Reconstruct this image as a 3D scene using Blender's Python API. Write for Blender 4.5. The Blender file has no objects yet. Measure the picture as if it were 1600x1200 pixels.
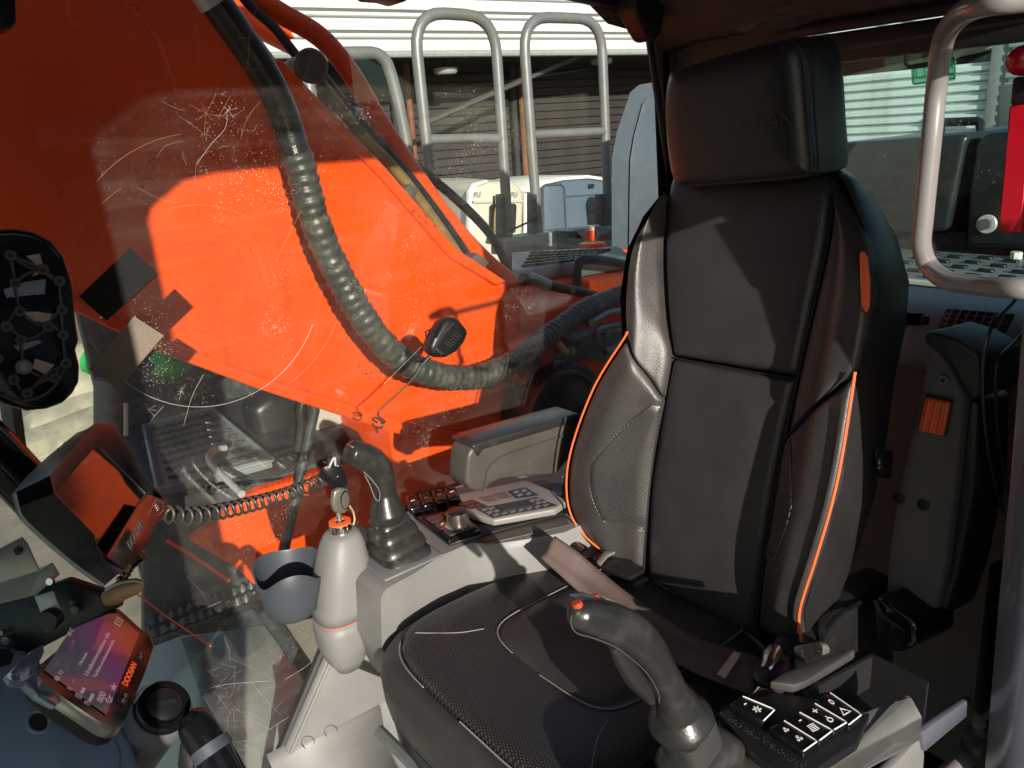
import bpy, bmesh, math, random
from mathutils import Vector, Matrix
random.seed(7)
SC = bpy.context.scene
COL = SC.collection
rad = math.radians

# ------------------------------------------------------------------ camera
F_PX, CX, CY = 1200.0, 800.0, 600.0
def _cam_axes():
    d = Vector(((1050-CX)/F_PX, (4250-CY)/F_PX, 1)).normalized()
    my = Vector(((-195-CX)/F_PX, (285-CY)/F_PX, 1)); my = (my - d*my.dot(d)).normalized()
    mx = d.cross(my)
    if mx.z < 0: mx = -mx
    return -mx, -my, -d
_AX, _AY, _AZ = _cam_axes()
CAM = Vector((0.87, 0.70, 1.25))
def to_world(c): return Vector((_AX.dot(c), _AY.dot(c), _AZ.dot(c)))
cam_data = bpy.data.cameras.new('camera'); cam = bpy.data.objects.new('camera', cam_data); COL.objects.link(cam)
cam_data.sensor_width = 36.0; cam_data.lens = 27.0; cam_data.clip_start = 0.02; cam_data.clip_end = 400
_r, _u, _b = to_world(Vector((1,0,0))), to_world(Vector((0,-1,0))), to_world(Vector((0,0,-1)))
_m = Matrix((( _r.x,_u.x,_b.x,CAM.x),(_r.y,_u.y,_b.y,CAM.y),(_r.z,_u.z,_b.z,CAM.z),(0,0,0,1)))
cam.matrix_world = _m
SC.camera = cam

# ------------------------------------------------------------------ light
LDIR = Vector((-0.38, -1.0, -0.33)).normalized()          # the way the sunlight travels
world = bpy.data.worlds.new('World'); SC.world = world; world.use_nodes = True
_nt = world.node_tree; _bg = _nt.nodes['Background']
_sky = _nt.nodes.new('ShaderNodeTexSky'); _sky.sky_type = 'NISHITA'; _sky.sun_disc = False
_sky.sun_elevation = math.asin(-LDIR.z); _sky.sun_rotation = math.atan2(-LDIR.x, -LDIR.y)
_nt.links.new(_sky.outputs[0], _bg.inputs[0]); _bg.inputs[1].default_value = 0.10
sun_d = bpy.data.lights.new('sun', 'SUN'); sun = bpy.data.objects.new('sun', sun_d); COL.objects.link(sun)
sun_d.energy = 5.0; sun_d.angle = rad(0.5); sun_d.color = (1.0, 0.93, 0.82)
sun.rotation_euler = LDIR.to_track_quat('-Z', 'Y').to_euler(); sun.location = (4, 9, 6)
SC.view_settings.view_transform = 'Standard'; SC.view_settings.look = 'None'
SC.view_settings.exposure = 0.60; SC.view_settings.gamma = 1.0
try: SC.view_settings.use_curve_mapping = False
except Exception: pass
SC.render.engine = 'CYCLES'
SC.cycles.max_bounces = 10; SC.cycles.transparent_max_bounces = 16; SC.cycles.diffuse_bounces = 5
SC.cycles.use_denoising = True; SC.cycles.sample_clamp_indirect = 6

# ------------------------------------------------------------------ from a sight line to a point on a real plane
def ray(px, py): return to_world(Vector(((px-CX)/F_PX, (py-CY)/F_PX, 1.0)))
def U(px, py, ax, val):
    i = 'xyz'.index(ax); d = ray(px, py); return CAM + d*((val-CAM[i])/d[i])
def UP(px, py, P0, N):
    d = ray(px, py); return CAM + d*((P0-CAM).dot(N)/d.dot(N))
def D(px, py, depth): return CAM + ray(px, py)*depth
def us(pts, ax, val): return [U(p[0], p[1], ax, val) for p in pts]
V3 = Vector

# ------------------------------------------------------------------ materials
def new_mat(name):
    m = bpy.data.materials.new(name); m.use_nodes = True
    return m, m.node_tree, m.node_tree.nodes['Principled BSDF']
def nd(t, kind, **kw):
    n = t.nodes.new(kind)
    for k, v in kw.items():
        if k in n.inputs: n.inputs[k].default_value = v
        else: setattr(n, k, v)
    return n
def M(name, col, rough=0.5, metal=0.0, var=0.12, scale=14, bump=0.0, bscale=300, spec=0.5, dirt=None, dscale=9, damt=0.35, coat=0.0):
    m, t, b = new_mat(name); L = t.links.new
    tc = nd(t, 'ShaderNodeTexCoord')
    n1 = nd(t, 'ShaderNodeTexNoise', Scale=scale, Detail=6.0, Roughness=0.6); L(tc.outputs['Object'], n1.inputs['Vector'])
    r = t.nodes.new('ShaderNodeValToRGB'); c = Vector(col)
    lo, hi = c*(1-var), c*(1+var)
    r.color_ramp.elements[0].position = 0.3; r.color_ramp.elements[1].position = 0.7
    r.color_ramp.elements[0].color = (*lo, 1); r.color_ramp.elements[1].color = (*hi, 1)
    L(n1.outputs['Fac'], r.inputs['Fac']); out = r.outputs['Color']
    if dirt:
        n2 = nd(t, 'ShaderNodeTexNoise', Scale=dscale, Detail=10.0, Roughness=0.72); L(tc.outputs['Object'], n2.inputs['Vector'])
        rr = t.nodes.new('ShaderNodeValToRGB'); rr.color_ramp.elements[0].position = 0.5; rr.color_ramp.elements[1].position = 0.68
        L(n2.outputs['Fac'], rr.inputs['Fac'])
        mul = nd(t, 'ShaderNodeMath', operation='MULTIPLY'); mul.inputs[1].default_value = damt; L(rr.outputs['Color'], mul.inputs[0])
        mx = t.nodes.new('ShaderNodeMix'); mx.data_type = 'RGBA'; L(mul.outputs[0], mx.inputs['Factor']); L(out, mx.inputs['A'])
        mx.inputs['B'].default_value = (*dirt, 1); out = mx.outputs['Result']
    L(out, b.inputs['Base Color'])
    mr = nd(t, 'ShaderNodeMapRange'); mr.inputs['To Min'].default_value = max(0.02, rough-0.09); mr.inputs['To Max'].default_value = min(1, rough+0.09)
    n3 = nd(t, 'ShaderNodeTexNoise', Scale=scale*2.3, Detail=5.0); L(tc.outputs['Object'], n3.inputs['Vector'])
    L(n3.outputs['Fac'], mr.inputs['Value']); L(mr.outputs['Result'], b.inputs['Roughness'])
    b.inputs['Metallic'].default_value = metal; b.inputs['Specular IOR Level'].default_value = spec
    b.inputs['Coat Weight'].default_value = coat; b.inputs['Coat Roughness'].default_value = 0.08
    if bump:
        nb = nd(t, 'ShaderNodeTexNoise', Scale=bscale, Detail=3.0); L(tc.outputs['Object'], nb.inputs['Vector'])
        bp = nd(t, 'ShaderNodeBump', Strength=bump, Distance=0.002); L(nb.outputs['Fac'], bp.inputs['Height']); L(bp.outputs['Normal'], b.inputs['Normal'])
    return m
def perforated(name, col, rough, pitch, glint_dot):
    """leather with a staggered grid of small dots, in metres of the UV map"""
    m, t, b = new_mat(name); L = t.links.new
    uv = nd(t, 'ShaderNodeTexCoord'); sep = nd(t, 'ShaderNodeSeparateXYZ'); L(uv.outputs['UV'], sep.inputs[0])
    def mth(op, a, c=None):
        n = nd(t, 'ShaderNodeMath', operation=op)
        for i, x in enumerate((a, c)):
            if x is None: continue
            if isinstance(x, (int, float)): n.inputs[i].default_value = x
            else: L(x, n.inputs[i])
        return n.outputs[0]
    u = mth('MULTIPLY', sep.outputs[0], 1/pitch); v = mth('MULTIPLY', sep.outputs[1], 1/pitch)
    row = mth('FLOOR', v); off = mth('MULTIPLY', mth('MODULO', row, 2.0), 0.5)
    fu = mth('SUBTRACT', mth('FRACT', mth('ADD', u, off)), 0.5); fv = mth('SUBTRACT', mth('FRACT', v), 0.5)
    d = mth('SQRT', mth('ADD', mth('MULTIPLY', fu, fu), mth('MULTIPLY', fv, fv)))
    k = nd(t, 'ShaderNodeMapRange'); L(d, k.inputs['Value']); k.inputs['From Min'].default_value = 0.2; k.inputs['From Max'].default_value = 0.32
    tc = uv
    n1 = nd(t, 'ShaderNodeTexNoise', Scale=18.0, Detail=6.0); L(tc.outputs['Object'], n1.inputs['Vector'])
    ra = t.nodes.new('ShaderNodeValToRGB'); c = Vector(col)
    ra.color_ramp.elements[0].position = .3; ra.color_ramp.elements[1].position = .7
    ra.color_ramp.elements[0].color = (*(c*0.8), 1); ra.color_ramp.elements[1].color = (*(c*1.2), 1); L(n1.outputs['Fac'], ra.inputs['Fac'])
    mx = t.nodes.new('ShaderNodeMix'); mx.data_type = 'RGBA'; L(k.outputs['Result'], mx.inputs['Factor'])
    dc = c*(5.0 if glint_dot else 0.45); mx.inputs['A'].default_value = (*dc, 1); L(ra.outputs['Color'], mx.inputs['B'])  # pale dots paint the glint on the raised bumps
    L(mx.outputs['Result'], b.inputs['Base Color']); b.inputs['Roughness'].default_value = rough
    n2 = nd(t, 'ShaderNodeTexNoise', Scale=420.0, Detail=2.0); L(tc.outputs['Object'], n2.inputs['Vector'])
    h = mth('ADD', mth('MULTIPLY', k.outputs['Result'], -1.0 if glint_dot else 1.0), mth('MULTIPLY', n2.outputs['Fac'], 0.35))
    bp = nd(t, 'ShaderNodeBump', Strength=0.5, Distance=0.0012); L(h, bp.inputs['Height']); L(bp.outputs['Normal'], b.inputs['Normal'])
    return m
def glass_mat(name, tint=(0.95,0.97,0.95), dust=0.5, haze=0.02, speck=260.0, refl=0.04):
    """pane: clear transmission, a Fresnel-like mirror share, dust specks and smears that scatter light"""
    m, t, b = new_mat(name); t.nodes.remove(b); L = t.links.new; out = t.nodes['Material Output']
    tr = nd(t, 'ShaderNodeBsdfTransparent'); tr.inputs[0].default_value = (*tint, 1)
    gl = nd(t, 'ShaderNodeBsdfGlossy'); gl.inputs['Roughness'].default_value = 0.0
    lw = nd(t, 'ShaderNodeLayerWeight', Blend=0.5)
    pw = nd(t, 'ShaderNodeMath', operation='POWER'); L(lw.outputs['Facing'], pw.inputs[0]); pw.inputs[1].default_value = 4.0
    mr = nd(t, 'ShaderNodeMapRange'); L(pw.outputs[0], mr.inputs['Value']); mr.inputs['To Min'].default_value = refl; mr.inputs['To Max'].default_value = 0.9
    m1 = nd(t, 'ShaderNodeMixShader'); L(mr.outputs[0], m1.inputs[0]); L(tr.outputs[0], m1.inputs[1]); L(gl.outputs[0], m1.inputs[2])
    tc = nd(t, 'ShaderNodeTexCoord')
    vo = nd(t, 'ShaderNodeTexVoronoi', Scale=speck); L(tc.outputs['Object'], vo.inputs['Vector'])
    nz = nd(t, 'ShaderNodeTexNoise', Scale=7.0, Detail=8.0, Roughness=0.7); L(tc.outputs['Object'], nz.inputs['Vector'])
    sp = nd(t, 'ShaderNodeSeparateColor'); L(vo.outputs['Color'], sp.inputs[0])
    rs = nd(t, 'ShaderNodeMath', operation='MULTIPLY'); L(sp.outputs[0], rs.inputs[0]); L(nz.outputs['Fac'], rs.inputs[1])
    rs2 = nd(t, 'ShaderNodeMapRange'); L(rs.outputs[0], rs2.inputs['Value'])
    rs2.inputs['From Min'].default_value = 0.42; rs2.inputs['From Max'].default_value = 0.62; rs2.inputs['To Max'].default_value = 0.42
    lt = nd(t, 'ShaderNodeMath', operation='LESS_THAN'); L(vo.outputs['Distance'], lt.inputs[0]); L(rs2.outputs[0], lt.inputs[1])
    a = nd(t, 'ShaderNodeMath', operation='MULTIPLY'); L(lt.outputs[0], a.inputs[0]); a.inputs[1].default_value = dust
    n2 = nd(t, 'ShaderNodeTexNoise', Scale=3.0, Detail=9.0, Roughness=0.75); L(tc.outputs['Object'], n2.inputs['Vector'])
    hz = nd(t, 'ShaderNodeMapRange'); L(n2.outputs['Fac'], hz.inputs['Value']); hz.inputs['From Min'].default_value = 0.35; hz.inputs['From Max'].default_value = 0.8
    hz.inputs['To Max'].default_value = haze*2
    mp = nd(t, 'ShaderNodeMapping'); L(tc.outputs['Object'], mp.inputs['Vector']); mp.inputs['Rotation'].default_value = (0, 1.0, 0); mp.inputs['Scale'].default_value = (2.0, 2.0, 24.0)
    n5 = nd(t, 'ShaderNodeTexNoise', Scale=1.6, Detail=7.0, Roughness=.6, Distortion=.6); L(mp.outputs[0], n5.inputs['Vector'])
    sm = nd(t, 'ShaderNodeMapRange'); L(n5.outputs['Fac'], sm.inputs['Value']); sm.inputs['From Min'].default_value = .5; sm.inputs['From Max'].default_value = .8; sm.inputs['To Max'].default_value = haze*1.1
    sa = nd(t, 'ShaderNodeMath', operation='ADD'); L(hz.outputs[0], sa.inputs[0]); L(sm.outputs[0], sa.inputs[1])
    ad = nd(t, 'ShaderNodeMath', operation='MAXIMUM'); L(a.outputs[0], ad.inputs[0]); L(sa.outputs[0], ad.inputs[1])
    df = nd(t, 'ShaderNodeBsdfDiffuse'); df.inputs[0].default_value = (0.75,0.72,0.66,1)
    m2 = nd(t, 'ShaderNodeMixShader'); L(ad.outputs[0], m2.inputs[0]); L(m1.outputs[0], m2.inputs[1]); L(df.outputs[0], m2.inputs[2])
    L(m2.outputs[0], out.inputs['Surface'])
    return m
def emit_mat(name, col, strength):
    m, t, b = new_mat(name); b.inputs['Base Color'].default_value = (0.01,0.01,0.01,1); b.inputs['Roughness'].default_value = 0.08
    b.inputs['Emission Color'].default_value = (*col, 1); b.inputs['Emission Strength'].default_value = strength
    return m

def paint_mat(name, col, worn, chip):
    """machine paint: slight fading, fine dirt runs down the plate, small chips and scuffs"""
    m, t, b = new_mat(name); L = t.links.new
    tc = nd(t, 'ShaderNodeTexCoord')
    def mix(fac, A, B):
        n = t.nodes.new('ShaderNodeMix'); n.data_type = 'RGBA'; L(fac, n.inputs['Factor'])
        for k, x in (('A', A), ('B', B)):
            if isinstance(x, tuple): n.inputs[k].default_value = (*x, 1)
            else: L(x, n.inputs[k])
        return n.outputs['Result']
    def ramp(src, lo, hi, amt=1.0):
        n = nd(t, 'ShaderNodeMapRange'); L(src, n.inputs['Value']); n.inputs['From Min'].default_value = lo; n.inputs['From Max'].default_value = hi; n.inputs['To Max'].default_value = amt
        return n.outputs[0]
    n1 = nd(t, 'ShaderNodeTexNoise', Scale=2.2, Detail=7.0, Roughness=.6); L(tc.outputs['Object'], n1.inputs['Vector'])
    mp = nd(t, 'ShaderNodeMapping'); L(tc.outputs['Object'], mp.inputs['Vector']); mp.inputs['Scale'].default_value = (26, 26, 2.2)
    n2 = nd(t, 'ShaderNodeTexNoise', Scale=1.0, Detail=8.0, Roughness=.65); L(mp.outputs[0], n2.inputs['Vector'])
    n3 = nd(t, 'ShaderNodeTexNoise', Scale=150.0, Detail=3.0, Roughness=.5); L(tc.outputs['Object'], n3.inputs['Vector'])
    n4 = nd(t, 'ShaderNodeTexNoise', Scale=6.0, Detail=4.0); L(tc.outputs['Object'], n4.inputs['Vector'])
    c = mix(ramp(n1.outputs['Fac'], .35, .75, .35), col, tuple(x*.8+.02 for x in col))
    c = mix(ramp(n2.outputs['Fac'], .56, .74, .55), c, worn)
    mul = nd(t, 'ShaderNodeMath', operation='MULTIPLY'); L(n3.outputs['Fac'], mul.inputs[0]); L(n4.outputs['Fac'], mul.inputs[1])
    c = mix(ramp(mul.outputs[0], .405, .42, .8), c, chip)
    L(c, b.inputs['Base Color'])
    L(ramp(n1.outputs['Fac'], .2, .8, .4), b.inputs['Roughness']); b.inputs['Specular IOR Level'].default_value = .25
    r = nd(t, 'ShaderNodeMapRange'); L(n4.outputs['Fac'], r.inputs['Value']); r.inputs['To Min'].default_value = .22; r.inputs['To Max'].default_value = .5; L(r.outputs[0], b.inputs['Roughness'])
    bp = nd(t, 'ShaderNodeBump', Strength=.12, Distance=.004); L(n1.outputs['Fac'], bp.inputs['Height']); L(bp.outputs['Normal'], b.inputs['Normal'])
    return m
MT = {}
MT['leather'] = M('leather', (.032,.029,.029), .42, bump=.25, bscale=420, var=.25, dirt=(.07,.056,.048), dscale=5, damt=.35)
MT['leather_smooth'] = M('leather_smooth', (.017,.0155,.016), .38, bump=.15, bscale=420, var=.2)
MT['perf'] = perforated('perforated_leather', (.031,.0282,.0285), .40, .0034, False)
MT['perf_glint'] = perforated('glint_dotted_leather', (.013,.012,.012), .30, .0043, True)
MT['black_plastic'] = M('black_plastic', (.009,.009,.010), .38, bump=.15, bscale=600, dirt=(.04,.037,.034), dscale=14, damt=.22)
MT['gloss_black'] = M('gloss_black', (.006,.006,.007), .10, var=.1, dirt=(.03,.028,.025), dscale=20, damt=.10)
MT['rubber'] = M('rubber', (.018,.018,.018), .30, bump=.12, bscale=300, dirt=(.07,.066,.06), dscale=14, damt=.45)
MT['worn_rubber'] = M('worn_rubber', (.022,.021,.020), .30, bump=.1, bscale=300, dirt=(.085,.078,.068), dscale=16, damt=.5)
MT['grey_plastic'] = M('grey_plastic', (.175,.174,.171), .5, bump=.12, bscale=900, var=.05, dirt=(.25,.23,.20), dscale=8, damt=.35)
MT['tray_grey'] = M('tray_grey', (.036,.036,.036), .5, bump=.12, bscale=900, var=.08, dirt=(.10,.095,.085), dscale=10, damt=.3)
MT['mid_grey'] = M('mid_grey', (.13,.135,.14), .5, bump=.12, bscale=900, var=.08, dirt=(.2,.19,.17), dscale=10, damt=.3)
MT['cup_grey'] = M('cup_grey', (.045,.052,.064), .5, bump=.05, bscale=900, var=.06)
MT['dash_grey'] = M('dash_grey', (.20,.25,.33), .55, bump=.1, bscale=900, var=.06, dirt=(.10,.11,.13), dscale=6, damt=.3)
MT['arm_grey'] = M('arm_grey', (.060,.055,.049), .42, bump=.2, bscale=500, var=.15, dirt=(.05,.046,.04), dscale=10, damt=.7)
MT['orange'] = paint_mat('orange_paint', (.82,.074,.004), (.36,.032,.006), (.05,.025,.02))
MT['orange_plain'] = M('orange_plastic', (.75,.12,.03), .45, var=.06)
MT['piping'] = M('orange_piping', (.72,.13,.035), .5, var=.06)
MT['dark_steel'] = M('dark_steel', (.042,.045,.052), .45, metal=.2, bump=.15, bscale=200, dirt=(.13,.12,.105), dscale=26, damt=.75)
MT['black_steel'] = M('black_steel', (.014,.014,.016), .4, metal=.1, dirt=(.05,.048,.045), dscale=22, damt=.6)
MT['steel'] = M('galvanised_steel', (.26,.27,.265), .42, metal=.75, bump=.1, bscale=90, var=.15, dirt=(.16,.11,.07), dscale=14, damt=.6)
MT['rail_paint'] = M('rail_paint', (.18,.19,.195), .40, metal=.25, var=.12, dirt=(.20,.15,.09), dscale=16, damt=.65, bump=.1, bscale=120)
MT['tan_steel'] = M('worn_key_steel', (.20,.185,.16), .35, metal=.6, var=.15, scale=60)
MT['chrome'] = M('chrome', (.72,.71,.69), .16, metal=1.0, var=.05)
MT['alu'] = M('aluminium_sheet', (.58,.58,.57), .42, metal=.35, var=.06, dirt=(.3,.28,.25), dscale=12, damt=.3)
MT['handle_paint'] = M('handle_paint', (.19,.18,.178), .32, var=.05, coat=.3, dirt=(.25,.23,.2), dscale=9, damt=.25)
MT['pillar_paint'] = M('pillar_paint', (.095,.098,.125), .22, var=.1, coat=.4, dirt=(.17,.16,.15), dscale=5, damt=.3)
MT['trim_dark'] = M('cab_trim', (.105,.095,.092), .62, bump=.15, bscale=700, var=.1)
MT['lining'] = M('roof_lining', (.085,.055,.048), .85, bump=.2, bscale=500, var=.1)
MT['shelf'] = M('rear_shelf', (.32,.32,.34), .55, bump=.1, bscale=800, var=.06)
MT['red'] = M('red_plastic', (.42,.006,.018), .28, var=.08, coat=.2)
MT['belt'] = M('belt_webbing', (.085,.054,.048), .75, bump=.35, bscale=900, var=.15, dirt=(.12,.09,.08), dscale=9, damt=.5)
MT['white_siding'] = M('white_siding', (.50,.52,.515), .5, var=.05, scale=.8, dirt=(.5,.5,.47), dscale=1.3, damt=.4)
MT['pale_siding'] = M('pale_siding', (.70,.78,.765), .5, var=.06, scale=.8, dirt=(.35,.38,.36), dscale=1.1, damt=.5)
MT['brown_board'] = M('brown_board', (.020,.0145,.0165), .8, var=.3, scale=1.5, bump=.2, bscale=20)
MT['shed_dark'] = M('shed_dark', (.02,.02,.022), .85, var=.2)
MT['rust'] = M('rusty_steel', (.15,.055,.025), .8, var=.35, scale=4)
MT['caravan_cream'] = M('caravan_cream', (.48,.45,.36), .45, var=.06, scale=2, dirt=(.35,.31,.24), dscale=2.5, damt=.4)
MT['caravan_white'] = M('caravan_white', (.72,.71,.66), .45, var=.05, scale=2)
MT['caravan_shade_blue'] = M('caravan_shade_blue', (.075,.11,.155), .5, var=.08, scale=2, dirt=(.13,.15,.17), dscale=3, damt=.4)  # shade on the caravan is put into this base colour
MT['display_dark'] = M('display_dark', (.02,.019,.021), .35, var=.1)
MT['window_dark'] = M('window_dark', (.012,.013,.016), .08, var=.2)
MT['cowl'] = M('grey_cowl', (.075,.095,.12), .5, var=.08, scale=5, dirt=(.13,.14,.15), dscale=12, damt=.5, bump=.1, bscale=60)  # dark bluish tone carries the shade on the cowl's near face
MT['hood'] = M('dark_green_hood', (.014,.018,.019), .34, var=.12, scale=4, dirt=(.05,.052,.05), dscale=18, damt=.45)
MT['step_steel'] = M('step_steel', (.25,.27,.28), .42, metal=.15, bump=.12, bscale=160, dirt=(.22,.20,.17), dscale=20, damt=.6)
MT['pale_sheet'] = M('pale_sheet', (.40,.43,.40), .5, var=.12, scale=4, dirt=(.25,.26,.24), dscale=7, damt=.6)  # lightened to make up for missing sunlight on the sheet
MT['panel_grey'] = M('panel_grey', (.20,.185,.175), .45, var=.05)
MT['grey_beam'] = M('grey_beam', (.26,.285,.275), .5, var=.1, dirt=(.16,.15,.13), dscale=12, damt=.5)
MT['hose'] = M('hose_rubber', (.013,.013,.016), .38, var=.15, dirt=(.05,.048,.045), dscale=40, damt=.4)
MT['corrugated'] = M('corrugated_sleeve', (.045,.045,.042), .40, var=.4, scale=45, dirt=(.20,.175,.13), dscale=30, damt=.6, bump=.2, bscale=160)
MT['tan_pipe'] = M('rusty_pipe', (.27,.17,.065), .5, metal=.2, var=.3, scale=18, dirt=(.12,.09,.06), dscale=20, damt=.6)
MT['maroon'] = M('maroon_pipe', (.40,.05,.02), .4, var=.1, dirt=(.2,.03,.015), dscale=20, damt=.4)
MT['dirt_ground'] = M('dirt_ground', (.26,.225,.165), .95, var=.25, scale=3, bump=.6, bscale=14, dirt=(.18,.15,.11), dscale=1.6, damt=.6)
MT['muddy'] = M('muddy_steel', (.30,.29,.22), .85, var=.3, scale=9, bump=.5, bscale=40, dirt=(.12,.12,.10), dscale=7, damt=.7)
MT['green'] = M('green_sheet', (.03,.33,.07), .5, var=.3, scale=12)
MT['foam_black'] = M('velcro_black', (.007,.007,.007), .9, bump=.9, bscale=900, var=.4, scale=200)
MT['velcro_beige'] = M('velcro_beige', (.20,.165,.125), .9, bump=.5, bscale=500, var=.1)
MT['tape'] = M('silver_tape', (.40,.43,.50), .28, metal=.7, bump=.9, bscale=60, var=.2)
MT['crumple'] = M('glossy_black_foil', (.010,.011,.015), .10, bump=.5, bscale=22, var=.3)
MT['pin'] = M('brown_grey_moulding', (.10,.082,.07), .45, var=.25, scale=40)
MT['cream'] = M('cream_sleeve', (.45,.30,.14), .55, var=.25, scale=45, bump=.3, bscale=120)
MT['coil'] = M('coil_cord', (.04,.039,.036), .35, var=.3, scale=30)
MT['seam'] = M('dark_seam', (.004,.004,.005), .7, var=.1)
MT['seal'] = M('window_seal', (.010,.010,.011), .5, var=.1)
MT['stitch'] = M('stitching', (.20,.185,.17), .7, var=.1)
MT['white_print'] = M('white_print', (.75,.75,.72), .5, var=.02)
MT['grey_print'] = M('grey_print', (.16,.15,.15), .5, var=.02)
MT['exit_green'] = M('exit_green', (.10,.38,.22), .5, var=.06)
MT['exit_dark'] = M('exit_dark', (.008,.05,.035), .5, var=.05)
MT['label_pink'] = M('label_cloth', (.52,.38,.33), .8, var=.15, scale=120)
MT['grey_top'] = M('grey_insert', (.20,.22,.23), .35, var=.08)
MT['gold'] = M('scratch_edge', (.60,.28,.13), .3, metal=.2, var=.3, scale=40)
MT['pale_scratch'] = M('pale_scratch', (.5,.48,.45), .4, var=.1)
MT['dark_scratch'] = M('dark_scratch', (.10,.03,.02), .5, var=.1)
MT['purple'] = M('purple_lit_buckle', (.10,.012,.09), .35, var=.1)  # purple light on the buckle put into its colour
MT['brick_dark'] = M('dark_brick_wall', (.07,.045,.04), .9, var=.2, scale=1)
MT['concrete'] = M('pale_wall', (.42,.39,.34), .85, var=.1, scale=1, bump=.2, bscale=20)
MT['leaf'] = M('leaf_green', (.06,.09,.03), .7, var=.4, scale=2)
MT['bark'] = M('bark', (.08,.06,.045), .9, var=.3, scale=5)
MT['key_face'] = M('key_face', (.035,.031,.035), .28, var=.1)
MT['key_grey'] = M('key_grey', (.12,.115,.125), .45, var=.06)
MT['trim_silver'] = M('silver_trim', (.34,.32,.29), .30, metal=.6, var=.06)
MT['glass'] = glass_mat('window_glass', dust=.32, haze=.012, speck=420.0)
MT['door_glass'] = glass_mat('tinted_door_glass', tint=(.20,.22,.22), dust=.3, haze=.01)
MT['glass_low'] = glass_mat('rear_glass', tint=(.82,.93,.90), dust=.2, haze=.006, speck=180.0, refl=.11)

def film_mat(name, col):
    m, t, b = new_mat(name); t.nodes.remove(b); out = t.nodes['Material Output']; L = t.links.new
    a = nd(t, 'ShaderNodeBsdfTransparent'); a.inputs[0].default_value = (*col, 1)
    d = nd(t, 'ShaderNodeBsdfTranslucent'); d.inputs[0].default_value = (*col, 1)
    e = nd(t, 'ShaderNodeBsdfDiffuse'); e.inputs[0].default_value = (*col, 1)
    m1 = nd(t, 'ShaderNodeMixShader'); m1.inputs[0].default_value = .5; L(d.outputs[0], m1.inputs[1]); L(e.outputs[0], m1.inputs[2])
    m2 = nd(t, 'ShaderNodeMixShader'); m2.inputs[0].default_value = .45; L(a.outputs[0], m2.inputs[1]); L(m1.outputs[0], m2.inputs[2])
    L(m2.outputs[0], out.inputs['Surface']); return m
MT['exit_green'] = film_mat('exit_film', (.42,.85,.66))
# ------------------------------------------------------------------ objects
def tag(o, label=None, cat=None, group=None, kind=None):
    for k, v in (('label', label), ('category', cat), ('group', group), ('kind', kind)):
        if v: o[k] = v
    return o
def thing(name, label, cat, base, group=None):
    o = bpy.data.objects.new(name, None); COL.objects.link(o); o.empty_display_size = .05
    o.location = V3(base); return tag(o, label, cat, group)
def wloc(o):
    p = V3((0,0,0))
    while o is not None: p += o.location; o = o.parent
    return p
def obj(name, verts, faces, mat, parent=None, smooth=False, bevel=0.0, uv=None, seg=2, sharp=40, solid=0.0, base=None, recalc=True):
    verts = [V3(v) for v in verts]
    if base is None:
        if parent is not None: base = wloc(parent)
        else:
            lo = [min(v[i] for v in verts) for i in range(3)]; hi = [max(v[i] for v in verts) for i in range(3)]
            base = V3(((lo[0]+hi[0])/2, (lo[1]+hi[1])/2, lo[2]))
    me = bpy.data.meshes.new(name)
    me.from_pydata([v-base for v in verts], [], [list(f) for f in faces])
    if uv is not None:
        l = me.uv_layers.new(name='uv')
        for p in me.polygons:
            for li in p.loop_indices: l.data[li].uv = uv[me.loops[li].vertex_index]
    bm = bmesh.new(); bm.from_mesh(me)
    if recalc: bmesh.ops.recalc_face_normals(bm, faces=bm.faces)
    if bevel > 0:
        es = [e for e in bm.edges if len(e.link_faces) == 2 and e.calc_face_angle(0) > rad(28)]
        if es: bmesh.ops.bevel(bm, geom=es, offset=bevel, segments=seg, profile=.5, affect='EDGES', clamp_overlap=True)
    bm.to_mesh(me); bm.free()
    if smooth or bevel > 0:
        for p in me.polygons: p.use_smooth = True
        if sharp: me.set_sharp_from_angle(angle=rad(sharp))
    if mat is not None: me.materials.append(MT[mat] if isinstance(mat, str) else mat)
    o = bpy.data.objects.new(name, me); COL.objects.link(o)
    if parent is not None: o.parent = parent
    else: o.location = base
    if solid:
        md = o.modifiers.new('solid', 'SOLIDIFY'); md.thickness = solid; md.offset = 0
    return o
def inst(name, src, parent, mat4):
    """another piece that shares src's mesh; mat4 is in world space"""
    o = bpy.data.objects.new(name, src.data); COL.objects.link(o)
    if parent is not None:
        o.parent = parent; o.matrix_local = Matrix.Translation(-wloc(parent)) @ mat4
    else: o.matrix_world = mat4
    return o
def frame4(P, X, Y, Z):
    return Matrix(((X.x,Y.x,Z.x,P.x),(X.y,Y.y,Z.y,P.y),(X.z,Y.z,Z.z,P.z),(0,0,0,1)))
def box_geo(c, s, rot=None):
    c = V3(c); v = []
    for x in (-.5,.5):
        for y in (-.5,.5):
            for z in (-.5,.5):
                p = V3((x*s[0], y*s[1], z*s[2]))
                if rot is not None: p = rot @ p
                v.append(c+p)
    return v, [(0,1,3,2),(4,6,7,5),(0,4,5,1),(2,3,7,6),(0,2,6,4),(1,5,7,3)]
def box(name, c, s, mat, parent=None, bevel=0.0, rot=None, **k):
    v, f = box_geo(c, s, rot); return obj(name, v, f, mat, parent, bevel=bevel, **k)
def box2(name, lo, hi, mat, parent=None, bevel=0.0, **k):
    lo, hi = V3(lo), V3(hi); return box(name, (lo+hi)/2, hi-lo, mat, parent, bevel, **k)
def prism_geo(poly, ext):
    n = len(poly); ext = V3(ext); v = [V3(p) for p in poly] + [V3(p)+ext for p in poly]
    f = [tuple(range(n)), tuple(range(2*n-1, n-1, -1))] + [(i, (i+1) % n, n+(i+1) % n, n+i) for i in range(n)]
    return v, f
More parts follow.
